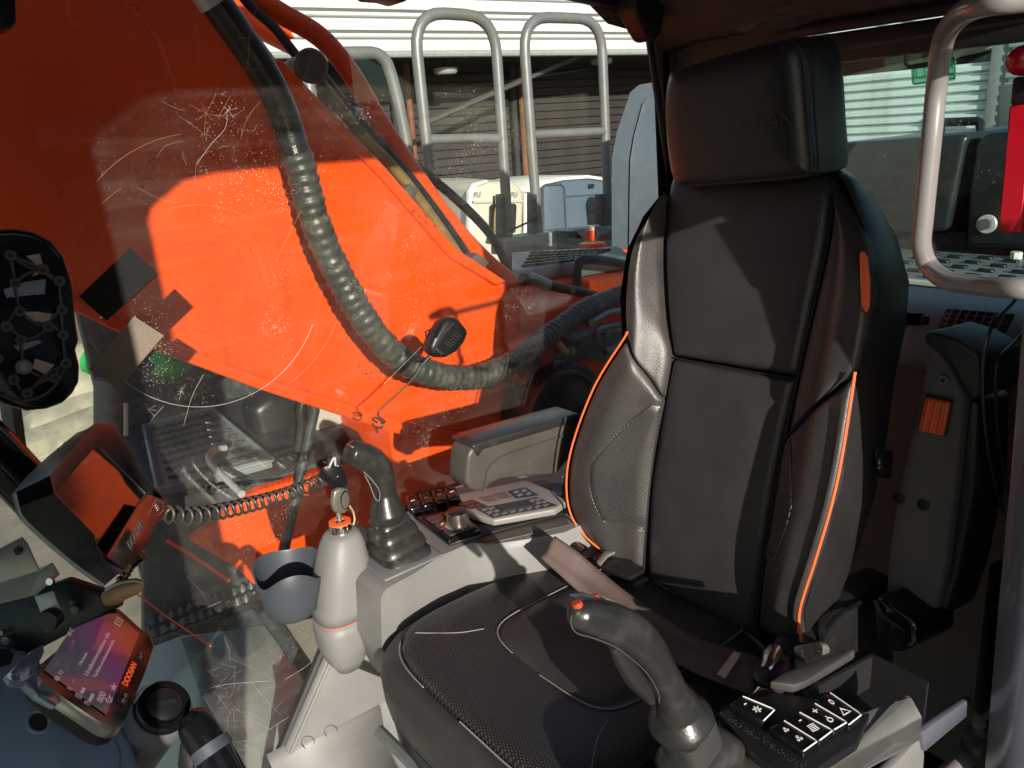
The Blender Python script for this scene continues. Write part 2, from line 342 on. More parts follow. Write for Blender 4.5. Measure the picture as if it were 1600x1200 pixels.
def prism(name, poly, ext, mat, parent=None, bevel=0.0, **k):
    v, f = prism_geo(poly, ext); return obj(name, v, f, mat, parent, bevel=bevel, **k)
def loft_geo(rings, cap=True, closed=True):
    n = len(rings[0]); v = [V3(p) for r in rings for p in r]; f = []
    for i in range(len(rings)-1):
        for j in range(n if closed else n-1):
            a, b = i*n+j, i*n+(j+1) % n
            f.append((a, b, b+n, a+n))
    if cap and closed:
        f.append(tuple(range(n))); f.append(tuple(range((len(rings)-1)*n, len(rings)*n)))
    return v, f
def loft(name, rings, mat, parent=None, cap=True, closed=True, smooth=True, **k):
    v, f = loft_geo(rings, cap, closed); return obj(name, v, f, mat, parent, smooth=smooth, **k)
def spline(pts, k=6):
    pts = [V3(p) for p in pts]; out = []
    P = [pts[0]*2-pts[1]] + pts + [pts[-1]*2-pts[-2]]
    for i in range(1, len(P)-2):
        p0, p1, p2, p3 = P[i-1], P[i], P[i+1], P[i+2]
        for s in range(k):
            t = s/k
            out.append(0.5*((2*p1) + (p2-p0)*t + (2*p0-5*p1+4*p2-p3)*t*t + (3*p1-p0-3*p2+p3)*t**3))
    out.append(pts[-1]); return out
def lerp_list(vals, n):
    out = []
    for i in range(n):
        t = i/(n-1)*(len(vals)-1); a = min(int(t), len(vals)-2); out.append(vals[a]+(vals[a+1]-vals[a])*(t-a))
    return out
def frames(pts, up=None):
    n = len(pts); T = []
    for i in range(n):
        a, b = pts[max(0, i-1)], pts[min(n-1, i+1)]; T.append((b-a).normalized())
    ref = V3(up) if up is not None else (V3((0,0,1)) if abs(T[0].z) < .9 else V3((1,0,0)))
    N = (ref - T[0]*ref.dot(T[0])).normalized(); out = []
    for t in T:
        if up is not None: r = V3(up); N2 = r - t*r.dot(t)
        else: N2 = N - t*N.dot(t)
        if N2.length > 1e-6: N = N2.normalized()
        out.append((t, N, t.cross(N)))
    return out
def tube_geo(pts, r, n=10, r2=None, up=None, cap=True, power=2.0):
    pts = [V3(p) for p in pts]; m = len(pts)
    R = r if isinstance(r, list) else [r]*m
    if len(R) != m: R = lerp_list(R, m)
    R2 = R if r2 is None else (r2 if isinstance(r2, list) else [r2]*m)
    if len(R2) != m: R2 = lerp_list(R2, m)
    rings = []
    for i, (t, N, B) in enumerate(frames(pts, up)):
        ring = []
        for j in range(n):
            a = 2*math.pi*j/n; c, s = math.cos(a), math.sin(a)
            if power != 2.0:
                c = math.copysign(abs(c)**(2/power), c); s = math.copysign(abs(s)**(2/power), s)
            ring.append(pts[i] + N*(c*R[i]) + B*(s*R2[i]))
        rings.append(ring)
    return loft_geo(rings, cap)
def tube(name, pts, r, mat, parent=None, n=10, **k):
    kk = {q: k.pop(q) for q in ('r2', 'up', 'cap', 'power') if q in k}
    v, f = tube_geo(pts, r, n, **kk); return obj(name, v, f, mat, parent, smooth=True, **k)
def join_geo(lst):
    v, f = [], []
    for a, b in lst:
        o = len(v); v += [V3(x) for x in a]; f += [tuple(i+o for i in q) for q in b]
    return v, f
def ring_pts(c, X, Y, rx, ry, n=20, power=2.0, a0=0.0):
    out = []
    for j in range(n):
        a = 2*math.pi*j/n + a0; cs, sn = math.cos(a), math.sin(a)
        if power != 2.0:
            cs = math.copysign(abs(cs)**(2/power), cs); sn = math.copysign(abs(sn)**(2/power), sn)
        out.append(V3(c) + X*(cs*rx) + Y*(sn*ry))
    return out
def lathe(name, base, axis, prof, mat, parent=None, n=20, up=None, **k):
    """prof: (distance along axis, radius)"""
    axis = V3(axis).normalized(); ref = V3((0,0,1)) if abs(axis.z) < .9 else V3((1,0,0))
    X = (ref-axis*ref.dot(axis)).normalized(); Y = axis.cross(X)
    rings = [ring_pts(V3(base)+axis*d, X, Y, r, r, n) for d, r in prof]
    return loft(name, rings, mat, parent, **k)
def disc(name, c, axis, r, h, mat, parent=None, n=16, **k):
    return lathe(name, c, axis, [(-h/2, r*.94), (-h/2+h*.15, r), (h/2-h*.15, r), (h/2, r*.94)], mat, parent, n, **k)
def text(name, body, P, X, Y, size, mat, parent, align='CENTER', ext=.0002, bold=0.0, width=None, height=None):
    c = bpy.data.curves.new(name, 'FONT'); c.body = body; c.size = size; c.extrude = ext; c.align_x = align; c.align_y = 'CENTER'; c.offset = bold
    c.materials.append(MT[mat] if isinstance(mat, str) else mat)
    tmp = bpy.data.objects.new('tmp', c)
    me = bpy.data.meshes.new_from_object(tmp); bpy.data.objects.remove(tmp); me.name = name
    if width and len(me.vertices):
        xs = [v.co.x for v in me.vertices]; w0 = max(xs)-min(xs); ys = [v.co.y for v in me.vertices]; h0 = max(ys)-min(ys)
        sx = width/w0; sy = (height/h0) if height else sx
        for v in me.vertices: v.co.x *= sx; v.co.y *= sy
    o = bpy.data.objects.new(name, me); COL.objects.link(o)
    X = V3(X).normalized(); Z = X.cross(V3(Y)).normalized(); Y = Z.cross(X)
    M4 = frame4(V3(P), X, Y, Z)
    if parent is not None: o.parent = parent; o.matrix_local = Matrix.Translation(-wloc(parent)) @ M4
    else: o.matrix_world = M4
    return o
def quad_at(q, u, v):
    a, b, c, d = q   # a (0,0) b (1,0) c (1,1) d (0,1)
    return (a*(1-u)+b*u)*(1-v) + (d*(1-u)+c*u)*v
def keys(name, q, nu, nv, gap, h, mat, parent, up, bevel=.001, skip=()):
    out = []
    for i in range(nu):
        for j in range(nv):
            if (i, j) in skip: continue
            u0, u1 = (i+gap)/nu, (i+1-gap)/nu; v0, v1 = (j+gap)/nv, (j+1-gap)/nv
            p = [quad_at(q, a, b) for a, b in ((u0,v0),(u1,v0),(u1,v1),(u0,v1))]
            out.append(prism(name, p, V3(up)*h, mat, parent, bevel=bevel, seg=1))
    return out
# ================================================================== SETTING
GZ = -1.35
gv, gf = [], []
N = 40
for i in range(N+1):
    for j in range(N+1):
        x, y = -90+180*i/N, -90+180*j/N
        gv.append((x, y, GZ)); 
for i in range(N):
    for j in range(N): gf.append((i*(N+1)+j, (i+1)*(N+1)+j, (i+1)*(N+1)+j+1, i*(N+1)+j+1))
tag(obj('ground', gv, gf, 'dirt_ground', base=V3((0,0,GZ))), kind='structure')

# ------------------------------------------------------------------ long shed opposite: white siding above a dark open bay
WD = V3((-0.9936, 0.113, 0)).normalized(); WN = V3((-.113, -.9936, 0)).normalized()*-1.0   # along the wall, towards the cab
W0 = U(800, 81, 'y', -12.0)                                                 # lower edge of the siding
zE = W0.z
def on_wall(px, py): return UP(px, py, W0, WN)
shed = thing('shed', 'long shed with white horizontal siding above a dark open bay', 'shed', (W0.x, W0.y, GZ))
sA = W0 - WD*9.0; LEN = 26.0
slat0 = None
for k in range(9):
    h = .34; z = zE + k*h
    prof = [(0, z+.005), (.05, z+.03), (.055, z+h*.62), (.015, z+h*.70), (.045, z+h*.78), (.045, z+h*.93), (0, z+h*.985)]
    if slat0 is None:
        ring0 = [V3((sA.x, sA.y, 0)) + WN*d + V3((0,0,q)) for d, q in prof]; ring1 = [p + WD*LEN for p in ring0]
        slat0 = loft('siding_panel', [ring0, ring1], 'white_siding', shed, smooth=False)
    else: inst('siding_panel', slat0, shed, Matrix.Translation(wloc(shed) + V3((0,0,k*h))))
    for q_ in (.66, .985):
        p_ = V3((sA.x, sA.y, z+h*q_)) + WN*.045
        tube('groove_shade', [p_, p_+WD*LEN], .016, 'mid_grey', shed, n=5)  # dark strips stand in for shade in the siding grooves
v, f = box_geo(V3((sA.x, sA.y, zE+1.6)) + WD*LEN/2 - WN*.12, (LEN, .2, 3.3), Matrix((WD, WN, V3((0,0,1)))).transposed().to_3x3())
obj('wall', v, f, 'white_siding', shed)
tube('gutter_edge', [V3((sA.x, sA.y, zE-.03)) + WN*.03, V3((sA.x, sA.y, zE-.03)) + WN*.03 + WD*LEN], .06, 'grey_beam', shed, n=8)
RM = Matrix((WD, WN, V3((0,0,1)))).transposed().to_3x3()
v, f = box_geo(V3((sA.x, sA.y, zE+.05)) + WD*LEN/2 - WN*1.7, (LEN, 3.2, .1), RM); obj('ceiling', v, f, 'shed_dark', shed)
# boards of the back wall of the bay
b0 = None; nb = 22; zt = zE; hb = (zE-.2-GZ)/nb
for k in range(nb):
    if b0 is None:
        v, f = box_geo(V3((sA.x, sA.y, GZ+hb/2)) + WD*LEN/2 - WN*2.2, (LEN, .05, hb-.018), RM); b0 = obj('board', v, f, 'brown_board', shed, bevel=.008, seg=1)
    else: inst('board', b0, shed, Matrix.Translation(wloc(shed) + V3((0, 0, k*hb))))
v, f = box_geo(V3((sA.x, sA.y, (GZ+zE)/2)) + WD*LEN/2 - WN*2.35, (LEN, .1, zE-GZ), RM); obj('back_wall', v, f, 'shed_dark', shed)
for px in (715, 885, 898, 690):
    p = on_wall(px, 240) - WN*1.95
    tube('post', [V3((p.x, p.y, GZ)), V3((p.x, p.y, zE))], .07, 'rust' if px in (715, 898) else 'shed_dark', shed, n=8)
pA, pB = on_wall(680, 195) - WN*.8, on_wall(945, 78) - WN*.8
tube('sloping_beam', [pA, pB], .06, 'arm_grey', shed, n=6)
# low white plinth wall in front of the bay
base_w = thing('low_wall', 'low white slatted wall behind the cream caravan', 'wall', on_wall(735, 300) + WN*.3)
q0 = None
for k in range(9):
    z0 = on_wall(735, 296).z - k*.2
    v, f = box_geo(V3(on_wall(735, 296)[:2] + (z0,)) + WN*.3 - WD*1.5, (7.5, .05, .18), RM)
    obj('plank', v, f, 'white_siding', base_w, bevel=.01, seg=1)
for i, (px, py) in enumerate(((723, 106), (972, 91))):
    p = on_wall(px, py) - WN*.7
    l = thing('ceiling_lamp', ('round flat lamp under the shed roof, seen inside the left tall handrail loop' if i == 0 else 'round flat lamp under the shed roof, close to the cab corner post'), 'lamp', p, 'lamps under the shed roof')
    lathe('lamp_housing', p, (0,0,1), [(-.06,.02),(-.05,.2),(0,.24),(.06,.24),(.08,.1)], 'grey_beam', l, n=18)
    tube('lamp_stem', [p+V3((0,0,.07)), p+V3((0,0,.4))], .03, 'shed_dark', l, n=6)

# ------------------------------------------------------------------ caravans parked between the shed and the machine
def caravan(name, label, poly, y, depth, mat, group, inward):
    P = us(poly, 'y', y); lo = min(p.z for p in P)
    t = thing(name, label, 'caravan', (sum(p.x for p in P)/len(P), y, GZ), group)
    prism('body', P, inward*depth, mat, t, bevel=.10, seg=3)
    return t
cv = caravan('caravan', 'cream caravan with a rounded front and a tan curtained window', [(736,420),(736,300),(744,289),(762,284),(800,283),(812,290),(819,302),(816,420)], -8.0, 2.0, 'caravan_cream', 'caravans parked by the shed', V3((-.25,-1,0)))
prism('front_trim', us([(733,420),(735,299),(743,286),(762,281),(762,285),(746,291),(740,302),(739,420)], 'y', -7.97), V3((0,-.1,0)), 'caravan_white', cv, bevel=.01)
prism('window_pane', us([(765,362),(766,322),(770,319),(806,318),(808,322),(806,364)], 'y', -7.96), V3((0,-.03,0)), 'window_dark', cv, bevel=.02)
prism('curtain', us([(772,362),(773,324),(788,323),(786,362)], 'y', -7.945), V3((0,-.02,0)), 'tan_pipe', cv, bevel=.01)
prism('band', us([(737,318),(737,314),(817,312),(817,316)], 'y', -7.97), V3((0,-.05,0)), 'concrete', cv)
for px in (744, 802): text('lettering', 'PU', U(px+2, 304, 'y', -7.95), (-1,0,0), (0,0,1), .10, 'caravan_shade_blue', cv)
prism('white_side', us([(817,420),(820,304),(824,300),(832,420)], 'y', -7.99), V3((-.3,-.8,0)), 'caravan_white', cv, bevel=.03)
cv2 = caravan('caravan', 'caravan painted blue grey for its shade, with an outlined door and a black window beside the ladder', [(826,420),(826,312),(832,297),(850,287),(880,280),(920,277),(955,282),(985,300),(985,420)], -8.6, 2.0, 'caravan_shade_blue', 'caravans parked by the shed', V3((-.25,-1,0)))
prism('roof_rim', us([(830,300),(850,284),(880,277),(920,273.5),(957,279),(957,284),(920,279),(880,282),(850,289),(834,302)], 'y', -8.58), V3((0,-1.5,.0)), 'caravan_white', cv2, bevel=.02)
dp = us([(849,366),(848,294),(853,289),(876,288),(881,293),(884,362)], 'y', -8.57)
d = prism('door', dp, V3((0,-.03,0)), 'caravan_shade_blue', cv2, bevel=.01)
tube('door_seal', dp, .022, 'cup_grey', cv2, n=6)
prism('window_pane', us([(920,352),(917,318),(921,308),(962,306),(962,352)], 'y', -8.56), V3((0,-.03,0)), 'window_dark', cv2, bevel=.04)
prism('vent_hatch', us([(920,295),(920,288),(929,287),(929,294)], 'y', -8.57), V3((0,-.03,0)), 'window_dark', cv2, bevel=.01)
prism('band', us([(884,308),(884,306.5),(938,303),(938,304.5)], 'y', -8.58), V3((0,-.05,0)), 'cup_grey', cv2)

# ------------------------------------------------------------------ pale building behind the machine, seen through the rear glass
XB = -14.0
bz_top = U(1330, 118, 'x', XB).z
back = thing('corrugated_hall', 'pale corrugated hall with a dark gap under its roof, behind the rear window', 'hall', (XB, 0, GZ))
yA, yB = U(1275, 160, 'x', XB).y, U(1545, 160, 'x', XB).y
ph = (U(1400, 123, 'x', XB).z - U(1400, 137, 'x', XB).z)
n_p = int((bz_top-GZ)/ph)+1; c0 = None
for k in range(n_p):
    z = bz_top-(k+1)*ph; prof = [(0, z), (.10, z+.03), (.10, z+ph*.62), (0, z+ph*.75), (.03, z+ph*.98)]
    if c0 is None:
        r0 = [V3((XB+d, yA-3, q)) for d, q in prof]; r1 = [V3((XB+d, yB, q)) for d, q in prof]
        c0 = loft('siding_panel', [r0, r1], 'pale_siding', back, smooth=False)
    else: inst('siding_panel', c0, back, Matrix.Translation(wloc(back) + V3((0,0,-k*ph))))
box2('wall', (XB-.4, yA-3, GZ), (XB-.02, yB, bz_top), 'pale_siding', back)
box2('corner_post', (XB-.1, yB, GZ), (XB+.16, yB+.3, bz_top+1.3), 'grey_beam', back, bevel=.02)
box2('gap_back', (XB-2.5, yA-3, bz_top-.5), (XB-2.3, yB+.2, bz_top+.5), 'shed_dark', back)
z_rf = U(1480, 72, 'x', XB).z
tube('brace', [V3((XB-1.2, yB-3.3, bz_top)), V3((XB-1.2, yB, bz_top+.35))], .06, 'concrete', back, n=6)
# return wall running back towards the right of the picture, with the eave higher up
r_dir = V3((.32, 1, 0)).normalized()
q0 = V3((XB+.1, yB+.3, 0)); c1 = None
for k in range(n_p+9):
    z = bz_top+8*ph-k*ph
    prof = [(0, z), (.10, z+.03), (.10, z+ph*.62), (0, z+ph*.75), (.03, z+ph*.98)]
    if c1 is None:
        nn = V3((r_dir.y, -r_dir.x, 0)); r0 = [q0+nn*d+V3((0,0,s)) for d, s in prof]; r1 = [p+r_dir*14 for p in r0]
        c1 = loft('siding_panel', [r0, r1], 'pale_siding', back, smooth=False)
    else: inst('siding_panel', c1, back, Matrix.Translation(wloc(back) + V3((0,0,-k*ph))))
P = [U(1563, 132, 'x', XB+.6), U(1640, 130, 'x', XB+.6), U(1640, 205, 'x', XB+.6), U(1561, 205, 'x', XB+.6)]
dr = prism('door', P, V3((.06,0,0)), 'mid_grey', back, bevel=.02)
eave = [V3((XB+.2, yA-3, bz_top+.32)), V3((XB+.2, yB+.2, bz_top+.42)), V3((XB-3, yB+.2, bz_top+.75)), V3((XB-3, yA-3, bz_top+.65))]
prism('roof', eave, V3((0,0,.12)), 'pale_siding', back)

# ------------------------------------------------------------------ yard on the door side, seen only as reflections in the panes
hs = thing('workshop', 'dark brick workshop with grey windows on the far side of the yard', 'workshop', (1.0, 26, GZ))
box2('wall', (-14, 26, GZ), (9, 34, 7.4), 'brick_dark', hs)  # raised and darkened to keep reflections in the pane dark
box2('roof', (-14.6, 25.4, 7.4), (9.6, 34.6, 7.9), 'brown_board', hs)
for i in range(6): box2('window_pane', (-12+i*3.4, 25.94, .8), (-10.0+i*3.4, 26.05, 2.6), 'window_dark', hs, bevel=.03)
rnd = random.Random(3)
for i, (x, y, h) in enumerate(((14, 22, 6.5), (19, 27, 8.0))):
    tr = thing('broad_tree', ('bushy tree reflected in the glass, nearer the workshop' if i == 0 else 'taller bushy tree beyond the workshop corner'), 'tree', (x, y, GZ))
    tube('trunk', [(x,y,GZ),(x+.2,y,GZ+h*.3),(x,y+.1,GZ+h*.6)], [.28,.2,.1], 'bark', tr, n=8)
    v, f = [], []
    for k in range(900):
        th, ph_, rr = rnd.random()*6.28, math.acos(2*rnd.random()-1), (rnd.random()**.4)
        c = V3((x+math.cos(th)*math.sin(ph_)*rr*h*.33, y+math.sin(th)*math.sin(ph_)*rr*h*.33, GZ+h*.62+math.cos(ph_)*rr*h*.36))
        a = V3((rnd.uniform(-1,1), rnd.uniform(-1,1), rnd.uniform(-1,1)))*.34; b = V3((rnd.uniform(-1,1), rnd.uniform(-1,1), rnd.uniform(-1,1)))*.34
        o = len(v); v += [c-a, c+b, c+a, c-b]; f.append((o, o+1, o+2, o+3))
    obj('crown', v, f, 'leaf', tr, recalc=False)

# ================================================================== THE EXCAVATOR OUTSIDE THE CAB
YB = -.95                                   # left face of the boom
def bm_pts(l): return us(l, 'y', YB)
boom = thing('excavator_boom', 'huge orange excavator boom rising past the right window', 'boom', U(840, 560, 'y', YB))
out = [(-260,250),(-60,415),(40,455),(117,487),(243,547),(400,606),(613,675),(700,694),(770,698),(822,660),(845,590),(842,520),(815,470),(790,440),(710,388),(600,262),(433,90),(340,-40),(230,-230),(-330,-230)]
pts = bm_pts(out)
v, f = prism_geo(pts, V3((0,-.52,0))); obj('side_plate', v, f, 'orange', boom, bevel=.012, seg=2)
lip = [(-60,398),(40,438),(117,468),(243,526),(400,584),(613,652),(700,672),(765,680)]; lip2 = [(770,698),(700,694),(613,675),(400,606),(243,547),(117,487),(40,455),(-60,415)]
v, f = prism_geo(bm_pts(lip+lip2), V3((0,.012,0))); obj('bottom_flange', v, f, 'orange', boom, bevel=.004, seg=1)
top_l = [(433,90),(600,262),(710,388),(790,440)]; top_h = [(772,446),(700,402),(592,278),(425,108)]
v, f = prism_geo(bm_pts(top_l+top_h), V3((0,.010,0))); obj('top_flange', v, f, 'orange', boom, bevel=.004, seg=1)
disc('pivot_boss', U(822, 560, 'y', YB+.02), (0,1,0), .075, .08, 'maroon', boom, n=24)
disc('pivot_pin', U(822, 560, 'y', YB+.07), (0,1,0), .035, .05, 'dark_steel', boom, n=16)
# far plate and cylinder that catch the sun above the cab's shadow
prism('far_plate', us([(330,-60),(360,-20),(440,60),(470,85),(440,70),(380,40),(300,-30)], 'y', -1.62), V3((0,-.06,0)), 'orange', boom, bevel=.004)
prism('far_plate', us([(415,18),(450,40),(462,60),(447,58)], 'y', -1.60), V3((0,-.06,0)), 'orange', boom, bevel=.004)

def pipe(name, label, px, y, r, mat, cat='pipe', k=6, rel=None, n=14, **kw):
    ys = y if isinstance(y, list) else [y]*len(px)
    P = [U(a, b, 'y', q) for (a, b), q in zip(px, ys)]
    P = spline(P, k); o = tube(name, P, r, mat, None, n=n, **kw); tag(o, label, cat); return o, P
pipe('boom_pipe', 'thick orange steel pipe running along the boom top', [(350,-60),(395,-8),(440,22),(500,58),(545,110),(590,185),(650,275),(710,355),(760,408),(800,440)], -1.10, .024, 'orange')
# brown rusty pipe beside the orange line
pipe('boom_pipe', 'thin brown rusty pipe clipped beside the boom top edge', [(500,128),(540,180),(575,222),(600,246),(640,292),(690,360),(718,402),(728,425)], -1.03, .014, 'tan_pipe')
pipe('hydraulic_hose', 'black hose passing behind the round cap on the boom', [(360,-30),(392,10),(430,45),(468,92),(510,128),(560,186),(610,240),(660,300),(715,375),(745,425)], -1.07, .011, 'hose')
pipe('hydraulic_hose', 'brown weathered hose arching over the boom foot behind the pipes', [(600,215),(655,262),(700,300),(735,332),(765,365),(785,400),(800,440)], [-1.32,-1.28,-1.24,-1.20,-1.20,-1.20,-1.20], .014, 'arm_grey')
pipe('hydraulic_hose', 'thin black hose between the dark red pipe and the rusty pipe', [(500,110),(548,172),(600,232),(655,300),(720,395),(770,452),(800,480)], -1.12, .010, 'hose')
cap = thing('pipe_gauge', 'round dark brown cap on the pipe bundle', 'cap', U(486, 103, 'y', -1.0))
disc('cap_disc', U(486, 103, 'y', -.97), (.1,1,.1), .036, .022, 'pin', cap, n=26)
lathe('cap_ring', U(486, 103, 'y', -.957), (.1,1,.1), [(0,.036),(.004,.0345),(.005,.030),(.001,.028)], 'pin', cap, n=26, cap=False)
prism('cap_bracket', us([(446,98),(462,88),(470,94),(466,112),(456,112)], 'y', -1.0), V3((0,-.02,0)), 'alu', cap, bevel=.002)
prism('cap_bracket', us([(505,125),(515,140),(530,175),(522,180),(505,150),(498,132)], 'y', -1.0), V3((0,-.02,0)), 'pin', cap, bevel=.002)
for (a, b, w) in ((560, 205, 26), (745, 412, 34), (640, 300, 26)):
    tag(prism('pipe_clamp', us([(a-w*.6,b+4),(a+2,b-w*.5),(a+w*.6,b-2),(a+4,b+w*.5)], 'y', -1.0), V3((0,-.05,0)), 'pin', bevel=.004),
        {560: 'upper dark clamp holding the boom pipes', 745: 'lowest dark clamp at the boom foot pipes', 640: 'middle dark clamp holding the boom pipes'}[a], 'clamp', 'clamps on the boom pipes')

# --- the big corrugated hose
hp = [(300,-55),(335,0),(378,62),(415,118),(442,175),(460,232),(470,262),(486,325),(508,385),(535,440),(565,492),(600,538),(640,570),(690,587),(735,590),(785,576),(830,545),(870,515),(910,487),(950,468),(1000,452)]
hy = [-.78]*13+[-.78,-.79,-.81,-.84,-.88,-.92,-.96,-1.0]
HP = spline([U(a, b, 'y', q) for (a, b), q in zip(hp, hy)], 10)
hose = thing('sleeved_hose', 'thick black hose in a ribbed grey sleeve hanging in front of the boom', 'hose', U(690, 600, 'y', -.79))
def px_of(p):
    c = V3(((p-CAM).dot(_r), -(p-CAM).dot(_u), -(p-CAM).dot(_b))); return CX+F_PX*c.x/c.z, CY+F_PX*c.y/c.z
cut = next(i for i, p in enumerate(HP) if px_of(p)[1] > 236)
tube('hose_body', HP[:cut+6], .0285, 'hose', hose, n=20)
tube('hose_end', HP[:12], .0325, 'alu', hose, n=20)
# ribbed sleeve: rings of alternate radius along the path
fine = []
L_ = HP[cut:]; acc = 0.0; st = .0042
cur = L_[0]; fine.append(cur)
for p in L_[1:]:
    while (p-cur).length > st:
        cur = cur + (p-cur).normalized()*st; fine.append(cur)
R = []
for i in range(len(fine)):
    ph_ = (i % 5)/5.0; R.append(.0288 + (.0030+.0008*math.sin(i*.11)+.0005*math.sin(i*.61))*(.5-.5*math.cos(2*math.pi*ph_)) + .0008*math.sin(i*.37))
tube('ribbed_sleeve', fine, R, 'corrugated', hose, n=20, sharp=0)
i0 = next(i for i, p in enumerate(fine) if px_of(p)[0] > 622)
tube('tape_wrap', fine[i0:i0+5], .0338, 'hose', hose, n=20)
# print on the smooth part
ia = next(i for i, p in enumerate(HP) if px_of(p)[1] > 165)
def on_hose(i, off=.0):
    p = HP[i]; t = (HP[i+1]-HP[i-1]).normalized(); c = (CAM-p).normalized(); n_ = (c-t*c.dot(t)).normalized(); b = n_.cross(t)
    return p + n_*.0292, t, b
for (py, body, s, m_) in ((153, 'DOOSAN', .048, 'grey_print'), (198, 'HC-SCR 1/2 IN', .050, 'grey_print'), (228, '3/0K', .016, 'white_print')):
    i = next(i for i, p in enumerate(HP) if px_of(p)[1] > py); p, t, b = on_hose(i); text('lettering', body, p, t, b, .02, m_, hose, width=s, height=.011 if body == 'DOOSAN' else .007)
i = next(i for i, p in enumerate(HP) if px_of(p)[1] > 153); p, t, b = on_hose(i)
fr = [p+t*a*.029+b*c*.0085 for a, c in ((-1,-1),(1,-1),(1,1),(-1,1),(-1,-1))]
tube('print_frame', fr, .0005, 'grey_print', hose, n=4)
tube('print_line', [on_hose(j)[0]+on_hose(j)[2]*.004 for j in range(i-34, i-8, 3)], .0005, 'grey_print', hose, n=4)

# --- ladder handrails on the right deck
def ladder(px, label, y, rung, r=.025, base_block=True):
    P = [U(a, b, 'y', y) for a, b in px]
    t = thing('handrail', label, 'handrail', P[0], 'grey tube handrails on the right deck')
    # round the corners
    Q = []
    for i, p in enumerate(P):
        if 0 < i < len(P)-1:
            a, c = P[i-1], P[i+1]; d = min(.16, (a-p).length*.45, (c-p).length*.45)
            s, e = p+(a-p).normalized()*d, p+(c-p).normalized()*d
            for k in range(7):
                u = k/6; Q.append(s*(1-u)**2 + p*2*u*(1-u) + e*u*u)
        else: Q.append(p)
    tube('rail', Q, r, 'rail_paint', t, n=14)
    for a, b in rung: tube('rung', [U(*a, 'y', y), U(*b, 'y', y)], r*.85, 'rail_paint', t, n=12)
    return t
l1 = ladder([(690,420),(668,240),(645,18),(772,26),(784,200),(797,420)], 'tall looped grey handrail with one rung, left of the two tall ones', -2.3, [((664,218),(786,216))])
l2 = ladder([(846,420),(832,250),(816,26),(939,30),(945,180),(953,420)], 'tall looped grey handrail with one rung, next to the grey cowl', -2.3, [((826,211),(946,205))])
l3 = ladder([(520,300),(470,84),(600,82),(618,140),(637,230),(650,330)], 'lower grey handrail loop rising behind the boom', -2.3, [])
for (t, xs) in ((l1, (797,)), (l2, (846, 953))):
    for x in xs:
        prism('foot_plate', us([(x-13,372),(x-13,304),(x-7,303),(x-6,372)], 'y', -2.26), V3((0,-.05,0)), 'dark_steel', t, bevel=.002)
        prism('foot_block', us([(x-20,383),(x-18,372),(x+16,370),(x+17,381)], 'y', -2.24), V3((0,-.1,0)), 'steel', t, bevel=.006)

# --- grey cowl
cw = [(955,390),(955,248),(963,205),(984,143),(998,131),(1030,126),(1060,126),(1075,390)]
P = us(cw, 'y', -1.55)
cowl = thing('grey_cowl', 'grey plastic cowl with sloping shoulders beside the cab corner', 'cowl', P[0])
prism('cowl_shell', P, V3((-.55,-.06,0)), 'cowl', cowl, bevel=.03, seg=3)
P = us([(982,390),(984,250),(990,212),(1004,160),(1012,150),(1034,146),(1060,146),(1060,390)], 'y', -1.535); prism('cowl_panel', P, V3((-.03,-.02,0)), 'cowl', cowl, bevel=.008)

# --- deck on the right side: grey beam, tread plate, orange tank, caps
ZD = .78
gb = us([(790,400),(790,374),(880,360),(1000,350),(1000,385),(880,392)], 'y', -2.22)
tag(prism('deck_beam', gb, V3((0,-.12,0)), 'grey_beam', bevel=.008), 'long grey beam the handrails stand on', 'beam')
tk = thing('orange_tank', 'orange tank with a black tread plate on top, behind the boom foot', 'tank', U(900, 470, 'y', -1.5))
A = U(807, 398, 'z', ZD); B = U(955, 392, 'z', ZD); Cc = U(940, 430, 'z', ZD); Dd = U(800, 425, 'z', ZD)
top = us([(800,394),(965,384),(985,398),(905,412),(876,410),(820,424),(800,420)], 'z', ZD)
prism('tread_plate', top, V3((0,0,-.05)), 'step_steel', tk, bevel=.006)
lowest = [V3((p.x, p.y, ZD-.055)) for p in us([(800,396),(1010,382),(1010,420),(876,414),(805,432)], 'z', ZD)]
prism('tank_body', lowest, V3((0,0,-.75)), 'orange', tk, bevel=.01)
rnd = random.Random(5); q = us([(815,420),(905,408),(960,390),(830,394)], 'z', ZD); t0 = None
for i in range(12):
    for j in range(5):
        p = quad_at(q, (i+.5)/12, (j+.5)/5) + V3((0,0,.004))
        if t0 is None: t0 = obj('tread_stud', *box_geo(p, (.030,.014,.010)), 'black_steel', tk, bevel=.003, seg=1); p0 = p
        else: inst('tread_stud', t0, tk, Matrix.Translation(wloc(tk)+(p-p0)))
capb = thing('filler_neck', 'orange cylindrical filler cap standing on the deck', 'cap', U(928, 378, 'y', -1.75))
lathe('cap_body', U(927, 379, 'y', -1.75), (0,0,1), [(0,.036),(.05,.036),(.055,.034)], 'orange', capb, n=20)
lathe('cap_lid', U(927, 379, 'y', -1.75)+V3((0,0,.056)), (0,0,1), [(0,.037),(.012,.037),(.018,.03)], 'caravan_cream', capb, n=20)
P = spline([U(930+i*4, 367+math.sin(i)*.5, 'y', -1.72) for i in range(8)], 4)
tag(tube('spring_coil', P, [.024+.004*math.sin(i*1.6) for i in range(len(P))], 'steel', n=12), 'bright ribbed coupling lying beside the orange filler cap', 'coupling')
tag(prism('black_box', us([(888,372),(889,362),(903,360),(905,366),(911,370),(911,374)], 'y', -1.78), V3((0,-.1,0)), 'black_plastic', bevel=.006), 'small black box on the grey deck beam', 'box')
